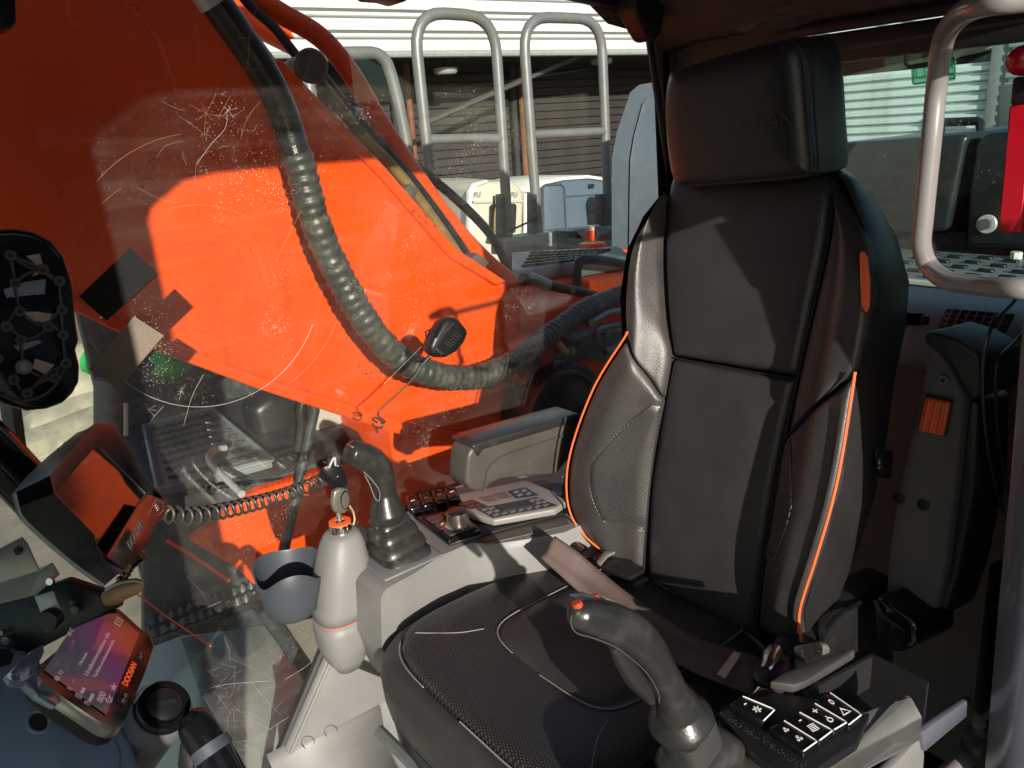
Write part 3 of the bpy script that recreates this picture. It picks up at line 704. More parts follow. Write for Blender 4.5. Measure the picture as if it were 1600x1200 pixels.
for lab, px in (('wide orange disc cap at the cowl foot', 974), ('low orange lid between the deck beam and the cowl', 925)):
    c = U(px, 392 if px > 950 else 385, 'y', -1.6)
    tag(lathe('tank_lid', c-V3((0,0,.02)), (0,0,1), [(0,.055),(.03,.055),(.036,.048)], 'orange', n=24), lab, 'lid', 'orange lids on the deck')
pipe('deck_hose', 'black bent hose looping in front of the orange tank', [(902,455),(901,425),(906,409),(925,405),(960,410),(1000,420)], -1.22, .0165, 'hose', k=5)
pipe('deck_hose', 'straight black hose running from the boom foot to the rear', [(815,435),(850,444),(900,455),(960,470)], -1.12, .016, 'hose', k=4)
tag(tube('hose_ferrule', us([(822,432),(856,446)], 'y', -1.115), .020, 'steel', n=14), 'grey steel ferrule on the straight black hose', 'ferrule')
# frame and fittings at the boom foot
tag(prism('boom_mount', [V3((-.05,-1.05,.1)), V3((-.05,-1.05,.50)), V3((-.30,-1.05,.72)), V3((-.9,-1.05,.72)), V3((-.9,-1.05,.1))], V3((0,-.5,0)), 'orange', bevel=.01), 'orange frame plate the boom foot is pinned to', 'frame')
fit = thing('valve_block', 'grey valve block with bent pipe fittings behind the seat edge', 'valve block', U(940, 545, 'y', -.95))
prism('block', us([(905,560),(905,532),(925,520),(1000,515),(1000,570)], 'y', -.95), V3((0,-.1,0)), 'mid_grey', fit, bevel=.008)
for px in ([(932,530),(934,515),(960,508),(1000,505)], [(918,505),(930,500),(955,488),(1000,486)], [(945,550),(965,545),(1000,548)]):
    tube('bent_fitting', spline(us(px, 'y', -.90), 5), .011, 'steel', fit, n=10)
tube('bent_fitting', us([(866,530),(884,552)], 'y', -.88), .012, 'cream', fit, n=10)
for px, py, r in ((922,504,.014),(948,522,.011),(893,548,.012)): disc('bolt_head', U(px, py, 'y', -.88), (0,1,0), r, .014, 'steel', fit, n=6)
mud = thing('swing_motor', 'big dark round motor housing behind the right armrest', 'motor', U(875, 650, 'y', -.78))
lathe('housing', U(880, 650, 'y', -.86), (0,1,0), [(-.1,.16),(0,.16),(.03,.15),(.05,.11),(.055,.06),(.07,.05)], 'black_steel', mud, n=36)
lathe('housing_ring', U(880, 650, 'y', -.815), (0,1,0), [(0,.135),(.012,.132),(.014,.125),(.002,.12)], 'dark_steel', mud, n=36, cap=False)
prism('cover_plate', us([(808,605),(835,570),(905,549),(925,556),(880,575),(850,690),(800,700)], 'y', -.90), V3((0,-.04,0)), 'dark_steel', mud, bevel=.004)
# whip and rod
tag(tube('whip_rod', spline(us([(766,358),(771,330),(772,306)], 'y', -1.5), 4), .005, 'rust', n=6), 'thin dark bent rod standing in front of the cream caravan', 'rod')
tag(tube('whip_rod', us([(778,369),(839,341)], 'y', -1.5), .004, 'black_steel', n=6), 'thin black slanting rod crossing the ladder foot', 'rod')

# --- steps beside the cab, seen through the low part of the window
st = thing('side_step', 'dark steel side box with a studded tread plate below the window', 'step', U(320, 760, 'y', -1.0))
Zs = .47
Q = [U(226, 668, 'z', Zs), U(330, 640, 'z', Zs), U(425, 720, 'z', Zs), U(248, 768, 'z', Zs)]
prism('tread_plate', [Q[0], Q[1], Q[2], Q[3]], V3((0,0,-.02)), 'step_steel', st, bevel=.004)
t0 = None
for i in range(9):
    for j in range(8):
        p = quad_at([Q[0], Q[1], Q[2], Q[3]], .10+(i+.5)/9*.84, .05+(j+.5)/8*.9) + V3((0,0,.006))
        rot = Matrix.Rotation(.5 if (i+j) % 2 else -.5, 3, 'Z')
        if t0 is None: t0 = obj('tread_stud', *box_geo(p, (.026,.006,.010), rot), 'dark_steel', st, bevel=.003, seg=1); p0 = p
        else: inst('tread_stud', t0, st, Matrix.Translation(wloc(st)) @ Matrix.Translation(p-p0) if (i+j) % 2 == 0 else Matrix.Translation(wloc(st)) @ Matrix.Translation(p-p0))
e = .018
for a, b in ((0,1),(1,2),(2,3),(3,0)): tube('rim', [Q[a]+V3((0,0,.004)), Q[b]+V3((0,0,.004))], .008, 'step_steel', st, n=6)
# dark sheet metal body around the plate
bx = [U(160, 600, 'y', -1.55), U(490, 640, 'y', -1.55)]
box2('back_sheet', (-.25, -1.92, -.4), (U(158,640,'y',-1.87).x, -1.87, .95), 'dark_steel', st, bevel=.006)
prism('deck_sheet', [V3((Q[3].x+.10, Q[3].y+.08, Zs-.024)), V3((Q[2].x-.25, Q[2].y+.05, Zs-.024)), V3((-.25,-1.87,Zs-.024)), V3((.62,-1.87,Zs-.024))], V3((0,0,-.03)), 'dark_steel', st, bevel=.004)
prism('drum_cover', [U(a, b, 'y', -1.45) for a, b in ((392,640),(430,612),(470,630),(482,668),(476,716),(450,738),(415,730))], V3((0,-.12,0)), 'black_steel', st, bevel=.03, seg=3)
for k in range(4): tube('spring_wire', spline([U(314+k*3, 652+k*11, 'z', Zs+.05), U(322+k*3, 660+k*11, 'z', Zs+.06), U(330+k*2, 661+k*11, 'z', Zs+.05)], 4), .003, 'chrome', st, n=6)
tube('grab_bar', spline([U(352,700,'z',Zs+.05), U(333,704,'z',Zs+.06), U(327,720,'z',Zs+.06), U(350,745,'z',Zs+.06), U(378,772,'z',Zs+.05)], 6), .0085, 'alu', st, n=10)
post = tag(tube('grey_post', [U(172, 770, 'y', -1.5), U(172, 592, 'y', -1.5)], .04, 'mid_grey', n=12), 'grey upright post between the track and the side box', 'post')
tag(tube('thin_post', [U(197, 680, 'y', -1.4), U(197, 630, 'y', -1.4)], .006, 'concrete', n=6), 'thin pale upright rod beside the grey post', 'rod')
# low orange frame side, its outline cut along the sunlit patch
of = thing('underframe', 'orange frame side under the cab, partly sunlit', 'frame', U(400, 900, 'y', -.98))
P = [U(a,b,'y',-1.08) for a,b in ((404,766),(520,735),(560,760),(540,960),(440,960),(375,892),(297,846))]
prism('front_sheet', [U(a,b,'y',-1.11) for a,b in ((225,785),(420,752),(520,735),(540,960),(330,990),(225,1000))], V3((0,-.03,0)), 'dark_steel', st, bevel=.004)  # dark sheet stands in for the shaded part of the frame
prism('plate', P, V3((0,-.05,0)), 'orange', of, bevel=.006)
tube('edge_rod', [U(262,845,'y',-1.0), U(300,868,'y',-1.0), U(358,908,'y',-1.0)], .004, 'orange', of, n=6)
tube('corner_post', [U(438,890,'y',-.96), U(470,740,'y',-.96), U(492,640,'y',-.96), U(484,612,'y',-.96)], .012, 'dark_steel', of, n=10)
tag(tube('frame_hose', spline([U(466,705,'y',-1.0), U(471,670,'y',-1.0), U(470,640,'y',-1.0), U(478,615,'y',-1.0)], 5), .011, 'worn_rubber', n=10), 'weathered grey hose hanging under the boom edge', 'hose')
tag(prism('rear_frame_plate', [U(a,b,'y',-1.35) for a,b in ((488,630),(560,640),(600,680),(560,720),(500,690),(490,660))], V3((0,-.05,0)), 'concrete', bevel=.01), 'pale plate under the boom edge behind the right joystick', 'plate')
# serrated step
ss = thing('serrated_step', 'black serrated step rail with two rows of raised teeth', 'step', U(320, 970, 'y', -.85))
ZS = .19
S0, S1 = U(232, 985, 'z', ZS), U(405, 922, 'z', ZS); sd = (S1-S0).normalized(); sn = V3((0,0,1)).cross(sd)
L1 = (S1-S0).length
prism('rail', [S0-sn*.045, S1-sn*.045, S1+sn*.045, S0+sn*.045], V3((0,0,-.02)), 'black_steel', ss, bevel=.004)
tth = None
for r_ in (-1, 1):
    for k in range(12):
        p = S0 + sd*(L1*(k+.5+(.25 if r_ > 0 else 0))/12.3) + sn*.026*r_
        if tth is None:
            rings = [ring_pts(p+V3((0,0,h)), sd, sn, a, b, 10) for h, a, b in ((-.005,.014,.012),(.006,.011,.009),(.013,.007,.004),(.017,.003,.002))]
            tth = loft('tooth', rings, 'dark_steel', ss); p0 = p
        else: inst('tooth', tth, ss, Matrix.Translation(wloc(ss)+(p-p0)))
tg = thing('track_guard', 'pale scuffed sheet below the serrated step', 'guard', (.55, -.95, -.30))
P = [U(215, 1000, 'z', .02), U(415, 925, 'z', .02), U(560, 1150, 'z', .02), U(470, 1350, 'z', .02), U(200, 1350, 'z', .02)]
prism('sheet', P, V3((0,0,-.02)), 'pale_sheet', tg, bevel=.004)
for a, b, c, d_ in (((283,1000),(310,995),(350,1110),(325,1120)), ((335,1080),(360,1070),(385,1160),(350,1165))):
    prism('slot', [U(*p, 'z', .025) for p in (a, b, c, d_)], V3((0,0,.006)), 'mid_grey', tg, bevel=.002)
tag(tube('sill_bar', [U(400,935,'y',-.80), U(478,1045,'y',-.80), U(520, 1110, 'y', -.8)], .018, 'dark_steel', n=10), 'dark sloping bar beside the pale sheet under the cup holder', 'bar')
# muddy track and ground bits at far left
tr = thing('crawler_track', 'mud caked crawler track pads beyond the window', 'track', U(115, 700, 'y', -2.6))
for k in range(4):
    c = U(112+k*4, 690-k*32, 'y', -2.6-k*.12)
    rot = Matrix.Rotation(rad(-20-k*12), 3, 'X') @ Matrix.Rotation(rad(14), 3, 'Z')
    v, f = box_geo(c, (.34, .10, .20), rot); obj('track_pad', v, f, 'muddy', tr, bevel=.02)
    v, f = box_geo(c+V3((0,.06,.0)), (.34, .03, .04), rot); obj('grouser', v, f, 'muddy', tr, bevel=.01)
v, f = box_geo(U(125, 615, 'y', -2.95), (.36,.5,.35), Matrix.Rotation(.4, 3, 'X')); obj('track_frame', v, f, 'muddy', tr, bevel=.06, seg=3)
for i, (px, py, s) in enumerate(((152, 565, 1.0), (268, 566, 1.15))):
    c = U(px, py, 'y', -2.2 if i == 0 else -1.75); rings = []
    rr = random.Random(i)
    for k in range(7):
        a = k/6; rings.append([c + V3((math.cos(t*.7)*.05*s*math.sin(math.pi*(a*.9+.05))*(1+.35*rr.uniform(-1,1)), math.sin(t*.7)*.05*s*math.sin(math.pi*(a*.9+.05)), (a-.5)*.12*s)) for t in range(9)])
    tag(loft('green_tarp', rings, 'green'), ('bright green crumpled sheet left of the beige patch' if i == 0 else 'bright green crumpled sheet tucked under the boom edge'), 'sheet', 'green crumpled sheets outside')
tag(tube('dark_post', [U(12, 600, 'y', -1.3), U(28, 720, 'y', -1.3)], .02, 'dark_steel', n=8), 'dark slanting rail at the far left below the oval pad', 'rail')

# --- engine hood and deck behind the cab
hd = thing('engine_hood', 'dark grey engine hood panels behind the rear window', 'engine hood', (-1.7, 0, .75))
XH = -1.7
P = [U(1280, 226, 'x', XH), U(1514, 209, 'x', XH), U(1508, 225, 'x', XH), U(1480, 362, 'x', XH), U(1280, 372, 'x', XH)]
prism('panel', P, V3((-.9,0,0)), 'hood', hd, bevel=.02, seg=3)
P = [U(1535, 208, 'x', XH), U(1750, 190, 'x', XH), U(1750, 392, 'x', XH), U(1508, 386, 'x', XH), U(1512, 300, 'x', XH), U(1524, 225, 'x', XH)]
prism('panel', P, V3((-.9,0,0)), 'hood', hd, bevel=.02, seg=3)
P = [U(1270, 372, 'x', XH-.05), U(1510, 362, 'x', XH-.05), U(1512, 392, 'x', XH-.05), U(1270, 395, 'x', XH-.05)]
prism('recess', P, V3((-.5,0,0)), 'black_steel', hd, bevel=.004)
box2('inner_wall', (XH-.85, -1.4, .6), (XH-.8, 1.4, U(1500, 212, 'x', XH-.8).z-.02), 'black_steel', hd)
disc('washer', U(1542, 350, 'x', XH+.01), (1,0,0), .028, .012, 'alu', hd, n=18); disc('bolt_head', U(1541, 350, 'x', XH+.02), (1,0,0), .017, .02, 'steel', hd, n=6)
P = [U(1469, 214, 'x', XH-.3), U(1471, 195, 'x', XH-.3), U(1477, 191, 'x', XH-.3), U(1528, 189, 'x', XH-.3), U(1532, 192, 'x', XH-.3), U(1532, 210, 'x', XH-.3)]
tag(tube('hood_handle', P, .014, 'black_plastic', n=8), 'black bracket handle on top of the engine hood', 'handle')
dk = thing('rear_deck', 'studded grey deck plates right behind the cab', 'deck', (-1.2, 0, .80))
ZR = U(1500, 402, 'x', -1.6).z
box2('tread_plate', (-1.68, -.66, ZR-.03), (-1.18, 1.6, ZR), 'grey_beam', dk, bevel=.004)
box2('tread_plate', (-1.16, -.66, ZR-.04), (-.68, 1.6, ZR-.01), 'dark_steel', dk, bevel=.004)
t0 = None
for i in range(5):
    for j in range(14):
        p = V3((-1.6+i*.085+(.02 if j % 2 else 0), -.35+j*.075, ZR+.003))
        if t0 is None: t0 = obj('tread_stud', *box_geo(p, (.018,.04,.012)), 'black_steel', dk, bevel=.003, seg=1); p0 = p
        else: inst('tread_stud', t0, dk, Matrix.Translation(wloc(dk)+(p-p0)))
for i in range(5):
    for j in range(14):
        p = V3((-1.08+i*.08, -.35+j*.075, ZR-.006)); inst('tread_stud', t0, dk, Matrix.Translation(wloc(dk)+(p-p0)))
tube('plate_edge', [V3((-1.17,-.66,ZR+.004)), V3((-1.17,1.6,ZR+.004))], .008, 'concrete', dk, n=6)
disc('bolt_head', U(1588, 399, 'z', ZR+.01), (0,0,1), .016, .02, 'caravan_white', dk, n=8)
# ================================================================== THE CAB SHELL
YW = -.55                                   # right window plane
cab = thing('excavator_cab', 'open excavator cab with large scratched right window and dark interior trim', 'cab', (0, 0, 0))
def W(px, py): return U(px, py, 'y', YW)
eA, eB, eC, eD, eE = W(437,1166), W(505,1004), W(545,910), W(650,772), W(748,754)
eF, eG = W(1048,300), W(1012,58)
zr = 1.66
rear_low = V3((eF.x-.02, YW, eE.z))
gp = [V3((1.02,YW,-.25)), V3((eA.x+.22,YW,-.25)), eA, eB, eC, eD, eE, rear_low, eF, eG, V3((eG.x+.01,YW,zr)), V3((1.02,YW,zr))]
prism('right_window', gp, V3((0,-.006,0)), 'glass', cab)
# black seal along the panes edge
tube('window_seal', [p+V3((0,.006,0)) for p in gp[1:7]], .009, 'seal', cab, n=8)
tube('window_seal', [p+V3((0,.004,0)) for p in (rear_low, eF, eG, gp[10])], .007, 'seal', cab, n=8)
# header above the window (its lower edge sags towards the rear corner)
hp_ = [V3((1.02,YW+.02,zr+.06)), V3((1.02,YW+.02,W(560,-6).z+.02)), U(560,-6,'y',YW+.02), U(720,-14,'y',YW+.02), U(860,-4,'y',YW+.02), U(930,12,'y',YW+.02), U(985,26,'y',YW+.02), U(1016,60,'y',YW+.02), V3((eG.x-.08,YW+.02,zr+.06))]
prism('window_header', hp_, V3((0,.03,0)), 'seal', cab, bevel=.006)
blind = thing('sun_blind_end', 'black plastic blind end hanging in the upper rear window corner', 'blind end', W(985,60))
prism('housing', [U(a,b,'y',YW+.055) for a,b in ((962,-30),(964,22),(978,50),(988,66),(996,69),(1004,60),(1010,40),(1014,-30))], V3((0,.05,0)), 'black_plastic', blind, bevel=.008, seg=3)
prism('latch', [U(a,b,'y',YW+.06) for a,b in ((1004,58),(1010,46),(1016,52),(1009,60))], V3((0,.03,0)), 'gloss_black', blind, bevel=.003)
tag(prism('roof_catch', [U(a,b,'y',YW+.03) for a,b in ((554,-20),(556,4),(585,6),(606,12),(618,5),(619,-20))], V3((0,.05,0)), 'black_plastic', bevel=.006), 'small black catch at the top edge of the right window', 'catch')
tag(prism('mirror_arm_end', [U(a,b,'y',YW+.05) for a,b in ((-30,-20),(14,-20),(21,10),(21,40),(14,52),(0,55),(-30,52))], V3((0,.03,0)), 'black_plastic', bevel=.006), 'black bracket in the top left corner of the window', 'bracket')
# light grey side panel under the window
sp = [eA+V3((0,.03,0)), eB+V3((-.004,.03,0)), eC+V3((-.006,.03,0)), eD+V3((-.01,.03,-.01)), V3((eE.x,YW+.03,eE.z-.01)), V3((-.62,YW+.03,eE.z-.01)), V3((-.62,YW+.03,.145)), V3((.29,YW+.03,.150))]
prism('side_panel', sp, V3((0,-.022,0)), 'grey_plastic', cab, bevel=.006)
tube('panel_lip', [p+V3((-.008,.003,0)) for p in sp[:3]], .0035, 'grey_plastic', cab, n=8)
# moulded sill below the seam
prof = [(-.538,.165),(-.5195,.1475),(-.518,.085),(-.508,.055),(-.475,.028),(-.41,.012),(-.30,.006),(-.1,.004)]
r0 = [V3((.56, y, z)) for y, z in prof]; r1 = [V3((-.3, y, z)) for y, z in prof]
lp = loft('sill_moulding', [[p+V3((.0,0,0)) for p in r0], [V3((.33,p.y,p.z)) for p in r0]], 'grey_plastic', cab, closed=False, cap=False, solid=.004)
lp = loft('sill_moulding', [[V3((.327,p.y,p.z)) for p in r0], r1], 'grey_plastic', cab, closed=False, cap=False, solid=.004)
for px, py in ((481,1160),(517,1143)):
    pl = V3((0,-.5188,.12)); nn_ = V3((0,1,0.02))
    tube('plug_cap', [UP(px+10*math.cos(t), py+10*math.sin(t), pl, nn_)+nn_*.0003 for t in [i*6.283/20 for i in range(21)]], .0007, 'arm_grey', cab, n=5)
prism('scoop', [U(a,b,'z',.06) for a,b in ((455,1200),(470,1186),(490,1186),(500,1205),(480,1230))], V3((0,0,.004)), 'mid_grey', cab, bevel=.002)
box2('floor_mat', (-.6,-.42,-.02), (1.0,.45,0.0), 'black_plastic', cab)
# walls, pillars and roof
RX = -.62
prism('rear_corner_trim', [eF+V3((-.012,.012,0)), eG+V3((-.012,.012,0)), V3((eG.x-.02,YW+.012,1.72)), V3((RX,YW+.012,1.72)), V3((RX,YW+.012,eE.z)), V3((eF.x-.03,YW+.012,eE.z))], V3((0,-.03,0)), 'lining', cab)
cr = [[V3((eG.x-.03-.05*t, YW+.014+.05*t*t, 1.7)), V3((eF.x-.03-.05*t, YW+.014+.05*t*t, .9))] for t in (0,.3,.6,1,1.6,2.4)]
zt0 = U(1343,33,'x',RX).z; zt1 = U(1433,33,'x',RX).z-.0; zb0 = U(1430,84,'x',RX).z; zb1 = U(1450,452,'x',RX).z
ylo, yhi = U(1245,62,'x',RX).y-.04, .46
# rear wall pieces around the two rear panes
box2('rear_wall', (RX-.03, YW, -.05), (RX, .50, zb1-.004), 'trim_dark', cab)
box2('rear_wall', (RX-.03, YW, zt0), (RX, .50, 1.72), 'lining', cab)
box2('rear_wall', (RX-.028, YW, zb1-.004), (RX-.002, ylo, zt0), 'lining', cab)
box2('window_bar', (RX-.035, ylo, zb0), (RX+.012, .50, U(1433,33,'x',RX).z), 'seal', cab, bevel=.006)
box2('window_seal', (RX-.01, ylo, zt0-.012), (RX+.012, .5, zt0+.008), 'seal', cab, bevel=.004)
def rg(y, z): return V3((RX-.018 + .03*y + .03*(z-1.13), y, z))
pane = prism('rear_window', [rg(ylo, zb1-.01), rg(.5, zb1-.01), rg(.5, zb0+.004), rg(ylo, zb0+.004)], V3((-.005,0,0)), 'glass_low', cab)
prism('upper_rear_window', [V3((RX-.02, ylo, zb0+.05)), V3((RX-.02, .5, zb0+.05)), V3((RX-.02, .5, zt0)), V3((RX-.02, ylo, zt0))], V3((-.005,0,0)), 'glass_low', cab)
# rows of light dots printed along the dark bar
dv, df_ = [], []
for rw in range(2):
    n_ = 90
    for i in range(n_):
        a = i/(n_-1); p = U(1328+a*290, 73.5-a*46+rw*3.2, 'x', RX+.0135); s = .0011
        o = len(dv); dv += [p+V3((0,-s,-s)), p+V3((0,s,-s)), p+V3((0,s,s)), p+V3((0,-s,s))]; df_.append((o,o+1,o+2,o+3))
tag(obj('dot_band', dv, df_, 'key_grey', cab, recalc=False), kind='stuff')
# rear shelf with vents
shp = [(RX, zb1), (RX+.10, zb1-.012), (RX+.125, zb1-.03), (RX+.135, zb1-.085), (RX+.115, zb1-.12)]
loft('rear_shelf', [[V3((x, YW+.02, z)) for x, z in shp], [V3((x, .48, z)) for x, z in shp]], 'shelf', cab, closed=False, cap=False, solid=.006, sharp=50)
box2('shelf_front', (RX+.0, YW+.02, 0), (RX+.112, .48, zb1-.122), 'trim_dark', cab, bevel=.004)
def shelfpt(px, py, o=0.0): return UP(px, py, V3((RX+.125+o,0,zb1-.03)), V3((.98,0,.18)).normalized())
vq = [shelfpt(1466,512,.004), shelfpt(1572,522,.004), shelfpt(1588,490,.004), shelfpt(1480,481,.004)]
vent = prism('air_vent', vq, V3((.006,0,.001)), 'black_plastic', cab, bevel=.004)
for i in range(1, 8): tube('vent_blade', [quad_at(vq, i/8, .05)+V3((.008,0,.001)), quad_at(vq, i/8, .95)+V3((.008,0,.001))], .0013, 'mid_grey', vent, n=5)
for j in (1, 2, 3): tube('vent_blade', [quad_at(vq, .03, j/4)+V3((.008,0,.001)), quad_at(vq, .97, j/4)+V3((.008,0,.001))], .0011, 'mid_grey', vent, n=5)
vq2 = [shelfpt(1385,505,.004), shelfpt(1442,509,.004), shelfpt(1448,489,.004), shelfpt(1385,484,.004)]
prism('air_vent', vq2, V3((.008,0,.001)), 'gloss_black', cab, bevel=.004)
box('vent_tab', shelfpt(1446,500,.012), (.008,.012,.016), 'black_plastic', cab, bevel=.002)
# roof: lining dips at the back and right edges, thick roof above
rl = []
for x, z in ((RX, zt0+.012), (RX+.04, zt0+.016), (RX+.10, zt0+.05), (RX+.22, zt0+.11), (RX+.40, 1.63), (.1, 1.68), (.6, 1.69), (1.05, 1.69)):
    row = []
    for y, dz in ((YW+.012,-.06),(YW+.03,-.03),(YW+.07,-.008),(YW+.13,0),(-.2,.006),(.1,.006),(.40,0),(.50,-.0)):
        row.append(V3((x, y, z + (dz if x > RX+.15 else dz*.3))))
    rl.append(row)
loft('roof_lining', rl, 'lining', cab, closed=False, cap=False, solid=.006)
loft('speaker_grille', [ring_pts(U(1205, 26, 'x', RX+.2), V3((0,1,0)), V3((.5,0,.5)), .10*s, .045*s, 24) for s in (1, .9, .01)], 'trim_dark', cab)
box2('roof', (RX-.04, YW-.03, 1.72), (.30, .53, 1.79), 'orange', cab, bevel=.02)
box2('roof_shade_block', (.303, YW-.03, 1.72), (1.08, .53, 1.985), 'orange', cab, bevel=.02)  # unseen front roof made taller to shade the upper boom
# door side: header, front post with rounded corner, rear post
prism('door_frame', [V3((1.14,.50,1.75)), V3((RX,.50,1.75)), V3((RX,.50,1.70)), V3((-.235,.50,1.70)), V3((-.235,.50,1.295)), V3((.15,.50,1.295)), V3((.19,.50,1.55)), V3((.30,.50,1.69)), V3((.85,.50,1.70)), V3((.95,.50,1.685)), V3((1.02,.50,1.64)), V3((1.055,.50,1.56)), V3((1.068,.50,1.40)), V3((1.07,.50,.9)), V3((1.07,.50,.0)), V3((1.14,.50,.0))], V3((0,.03,0)), 'pillar_paint', cab, bevel=.006)  # rear corner of the unseen frame dropped to shade the headrest
box2('shade_visor', (1.08, YW-.03, 1.80), (1.95, .53, 1.90), 'orange', cab, bevel=.02)  # unseen visor added to keep sun off the boom
# unseen cab door; its place, height and tint are set to shade the boom
dX = V3((.72,.69,0)).normalized(); dN = V3((-dX.y, dX.x, 0)); dO = V3((1.08,.56,0))
def dpt(u, z): return dO + dX*u + V3((0,0,z))
door = prism('door', [dpt(0,.0),dpt(.86,.0),dpt(.86,.12),dpt(0,.12)], dN*.04, 'black_plastic', cab, bevel=.006)
door['label'] = 'unseen cab door swung forward, its panes tinted to shade the boom'
def dbar(name, u0, z0, u1, z1, mat='pillar_paint', th=.04): return prism(name, [dpt(u0,z0),dpt(u1,z0),dpt(u1,z1),dpt(u0,z1)], dN*th, mat, door, bevel=.006)
dbar('frame_bar', 0, .122, .07, 1.99); dbar('frame_bar', .79, .122, .86, 1.99)
dbar('frame_bar', .072, 1.91, .788, 1.99); dbar('frame_bar', .072, .665, .788, .735); dbar('frame_bar', .40, .737, .43, 1.908)
prism('pane', [dpt(.06,.11),dpt(.80,.11),dpt(.80,.68),dpt(.06,.68)], dN*.004, 'glass_low', door)
prism('pane', [dpt(.06,.72),dpt(.80,.72),dpt(.80,1.92),dpt(.06,1.92)], dN*.004, 'door_glass', door)
box2('front_post', (1.04, YW-.02, -.05), (1.08, YW+.03, 1.72), 'pillar_paint', cab, bevel=.008)
prism('windscreen', [V3((1.06,YW+.03,.05)), V3((1.06,.5,.05)), V3((1.06,.5,1.70)), V3((1.06,YW+.03,1.70))], V3((.005,0,0)), 'glass_low', cab)
prism('shade_blind', [V3((1.045,YW+.04,.80)), V3((1.045,.48,.80)), V3((1.045,.48,1.68)), V3((1.045,YW+.04,1.68))], V3((.004,0,0)), 'seal', cab)  # unseen blind added to cut front light on the seat
# rear door post, painted, just beside the camera's right edge
pe = [(1602,470),(1594,560),(1578,760),(1560,950),(1545,1130),(1534,1260)]
PY = .437
edge = [U(a, b, 'y', PY) for a, b in pe]
top = V3((edge[0].x+.005, PY, 1.72))
e2 = [top] + edge
rp = []
for p in e2:
    rp.append([p, p+V3((.012,.018,0)), p+V3((.016,.04,0)), p+V3((.010,.075,0)), p+V3((-.02,.10,0)), p+V3((-.20,.11,0)), p+V3((-.20,.085,0)), p+V3((-.03,.03,0)), p+V3((-.012,.004,0))])
loft('rear_post', rp, 'pillar_paint', cab, sharp=60)
sx1 = edge[0].x-.18
box2('side_wall', (RX, .49, -.05), (sx1, .52, 1.22), 'trim_dark', cab)
box2('side_wall', (RX, .49, 1.62), (sx1, .52, 1.72), 'trim_dark', cab)
box2('side_wall', (RX, .491, 1.222), (-.58, .519, 1.618), 'trim_dark', cab)
box2('quarter_window', (-.578, .503, 1.222), (sx1, .507, 1.618), 'glass_low', cab)
prism('post_trim', [U(a,b,'y',PY-.02) for a,b in ((1545,880),(1518,1110),(1530,1120),(1552,900))], V3((-.08,.02,0)), 'black_plastic', cab, bevel=.004)
prism('lit_trim', [U(a,b,'x',-.42) for a,b in ((1540,565),(1553,580),(1550,660),(1533,790),(1530,700),(1538,630))], V3((-.03,0,0)), 'mid_grey', cab, bevel=.004)
prism('lower_trim', [U(a,b,'x',-.40) for a,b in ((1545,745),(1562,760),(1556,800),(1530,800),(1535,775))], V3((-.03,0,0)), 'grey_plastic', cab, bevel=.006)

# grab handle on the door side
GY = .45
GYS = [.54,.53,.515,.49,.46,.45,.45,.45,.45,.455,.475,.50,.53,.54]
gpts = [(1700,-10),(1600,-2),(1540,6),(1500,24),(1474,62),(1464,130),(1455,220),(1443,340),(1440,384),(1452,416),(1480,438),(1530,446),(1600,452),(1660,458)]
gh = thing('grab_handle', 'grey tubular grab handle curving in front of the rear window', 'grab handle', U(1440,400,'y',GY))
GP_ = [U(a,b,'y',q) for (a,b),q in zip(gpts, GYS)]
GP_ = [V3((-.03,.525,GP_[0].z))] + GP_
tube('bar', spline(GP_, 8), .0066, 'handle_paint', gh, n=18)
lg = thing('lower_grab_bar', 'pale grab bar stub with a dark blue end at the foot of the door post', 'grab bar', U(1510,1170,'y',.40))
tube('bar', [U(1440,1250,'y',.40), U(1520,1172,'y',.40)], .0125, 'handle_paint', lg, n=18)
tube('collar', [U(1519,1173,'y',.40), U(1524,1150,'y',.41)], [.0150,.0160], 'dark_steel', lg, n=18)
tube('end_cap', spline([U(1528,1160,'y',.40), U(1538,1146,'y',.41), U(1530,1130,'y',.42)], 3), [.014,.017,.014,.008], 'cup_grey', lg, n=16)
# red emergency hammer on the post
HY = .405
hm = thing('emergency_hammer', 'red emergency hammer in its ribbed red holder at the right edge', 'hammer', U(1590,360,'y',HY))
prism('holder', [U(a,b,'y',HY) for a,b in ((1577,165),(1597,165),(1650,168),(1640,362),(1560,362),(1561,340))], V3((0,.02,0)), 'red', hm, bevel=.0015, seg=1)
for k in range(9): tube('rib', [U(1578-k*1.5,186+k*19,'y',HY)+V3((-.001,.0203,0)), U(1636,190+k*19,'y',HY)+V3((0,.0203,0))], .0009, 'seal', hm, n=5)
prism('grip_band', [U(a,b,'y',HY-.004) for a,b in ((1580,121),(1650,118),(1650,167),(1576,167))], V3((0,.026,0)), 'black_plastic', hm, bevel=.004)
tube('hammer_head', spline([U(1588,100,'y',HY), U(1600,94,'y',HY), U(1640,90,'y',HY)], 4), [.004,.0105,.013,.014,.014,.014], 'red', hm, n=16)
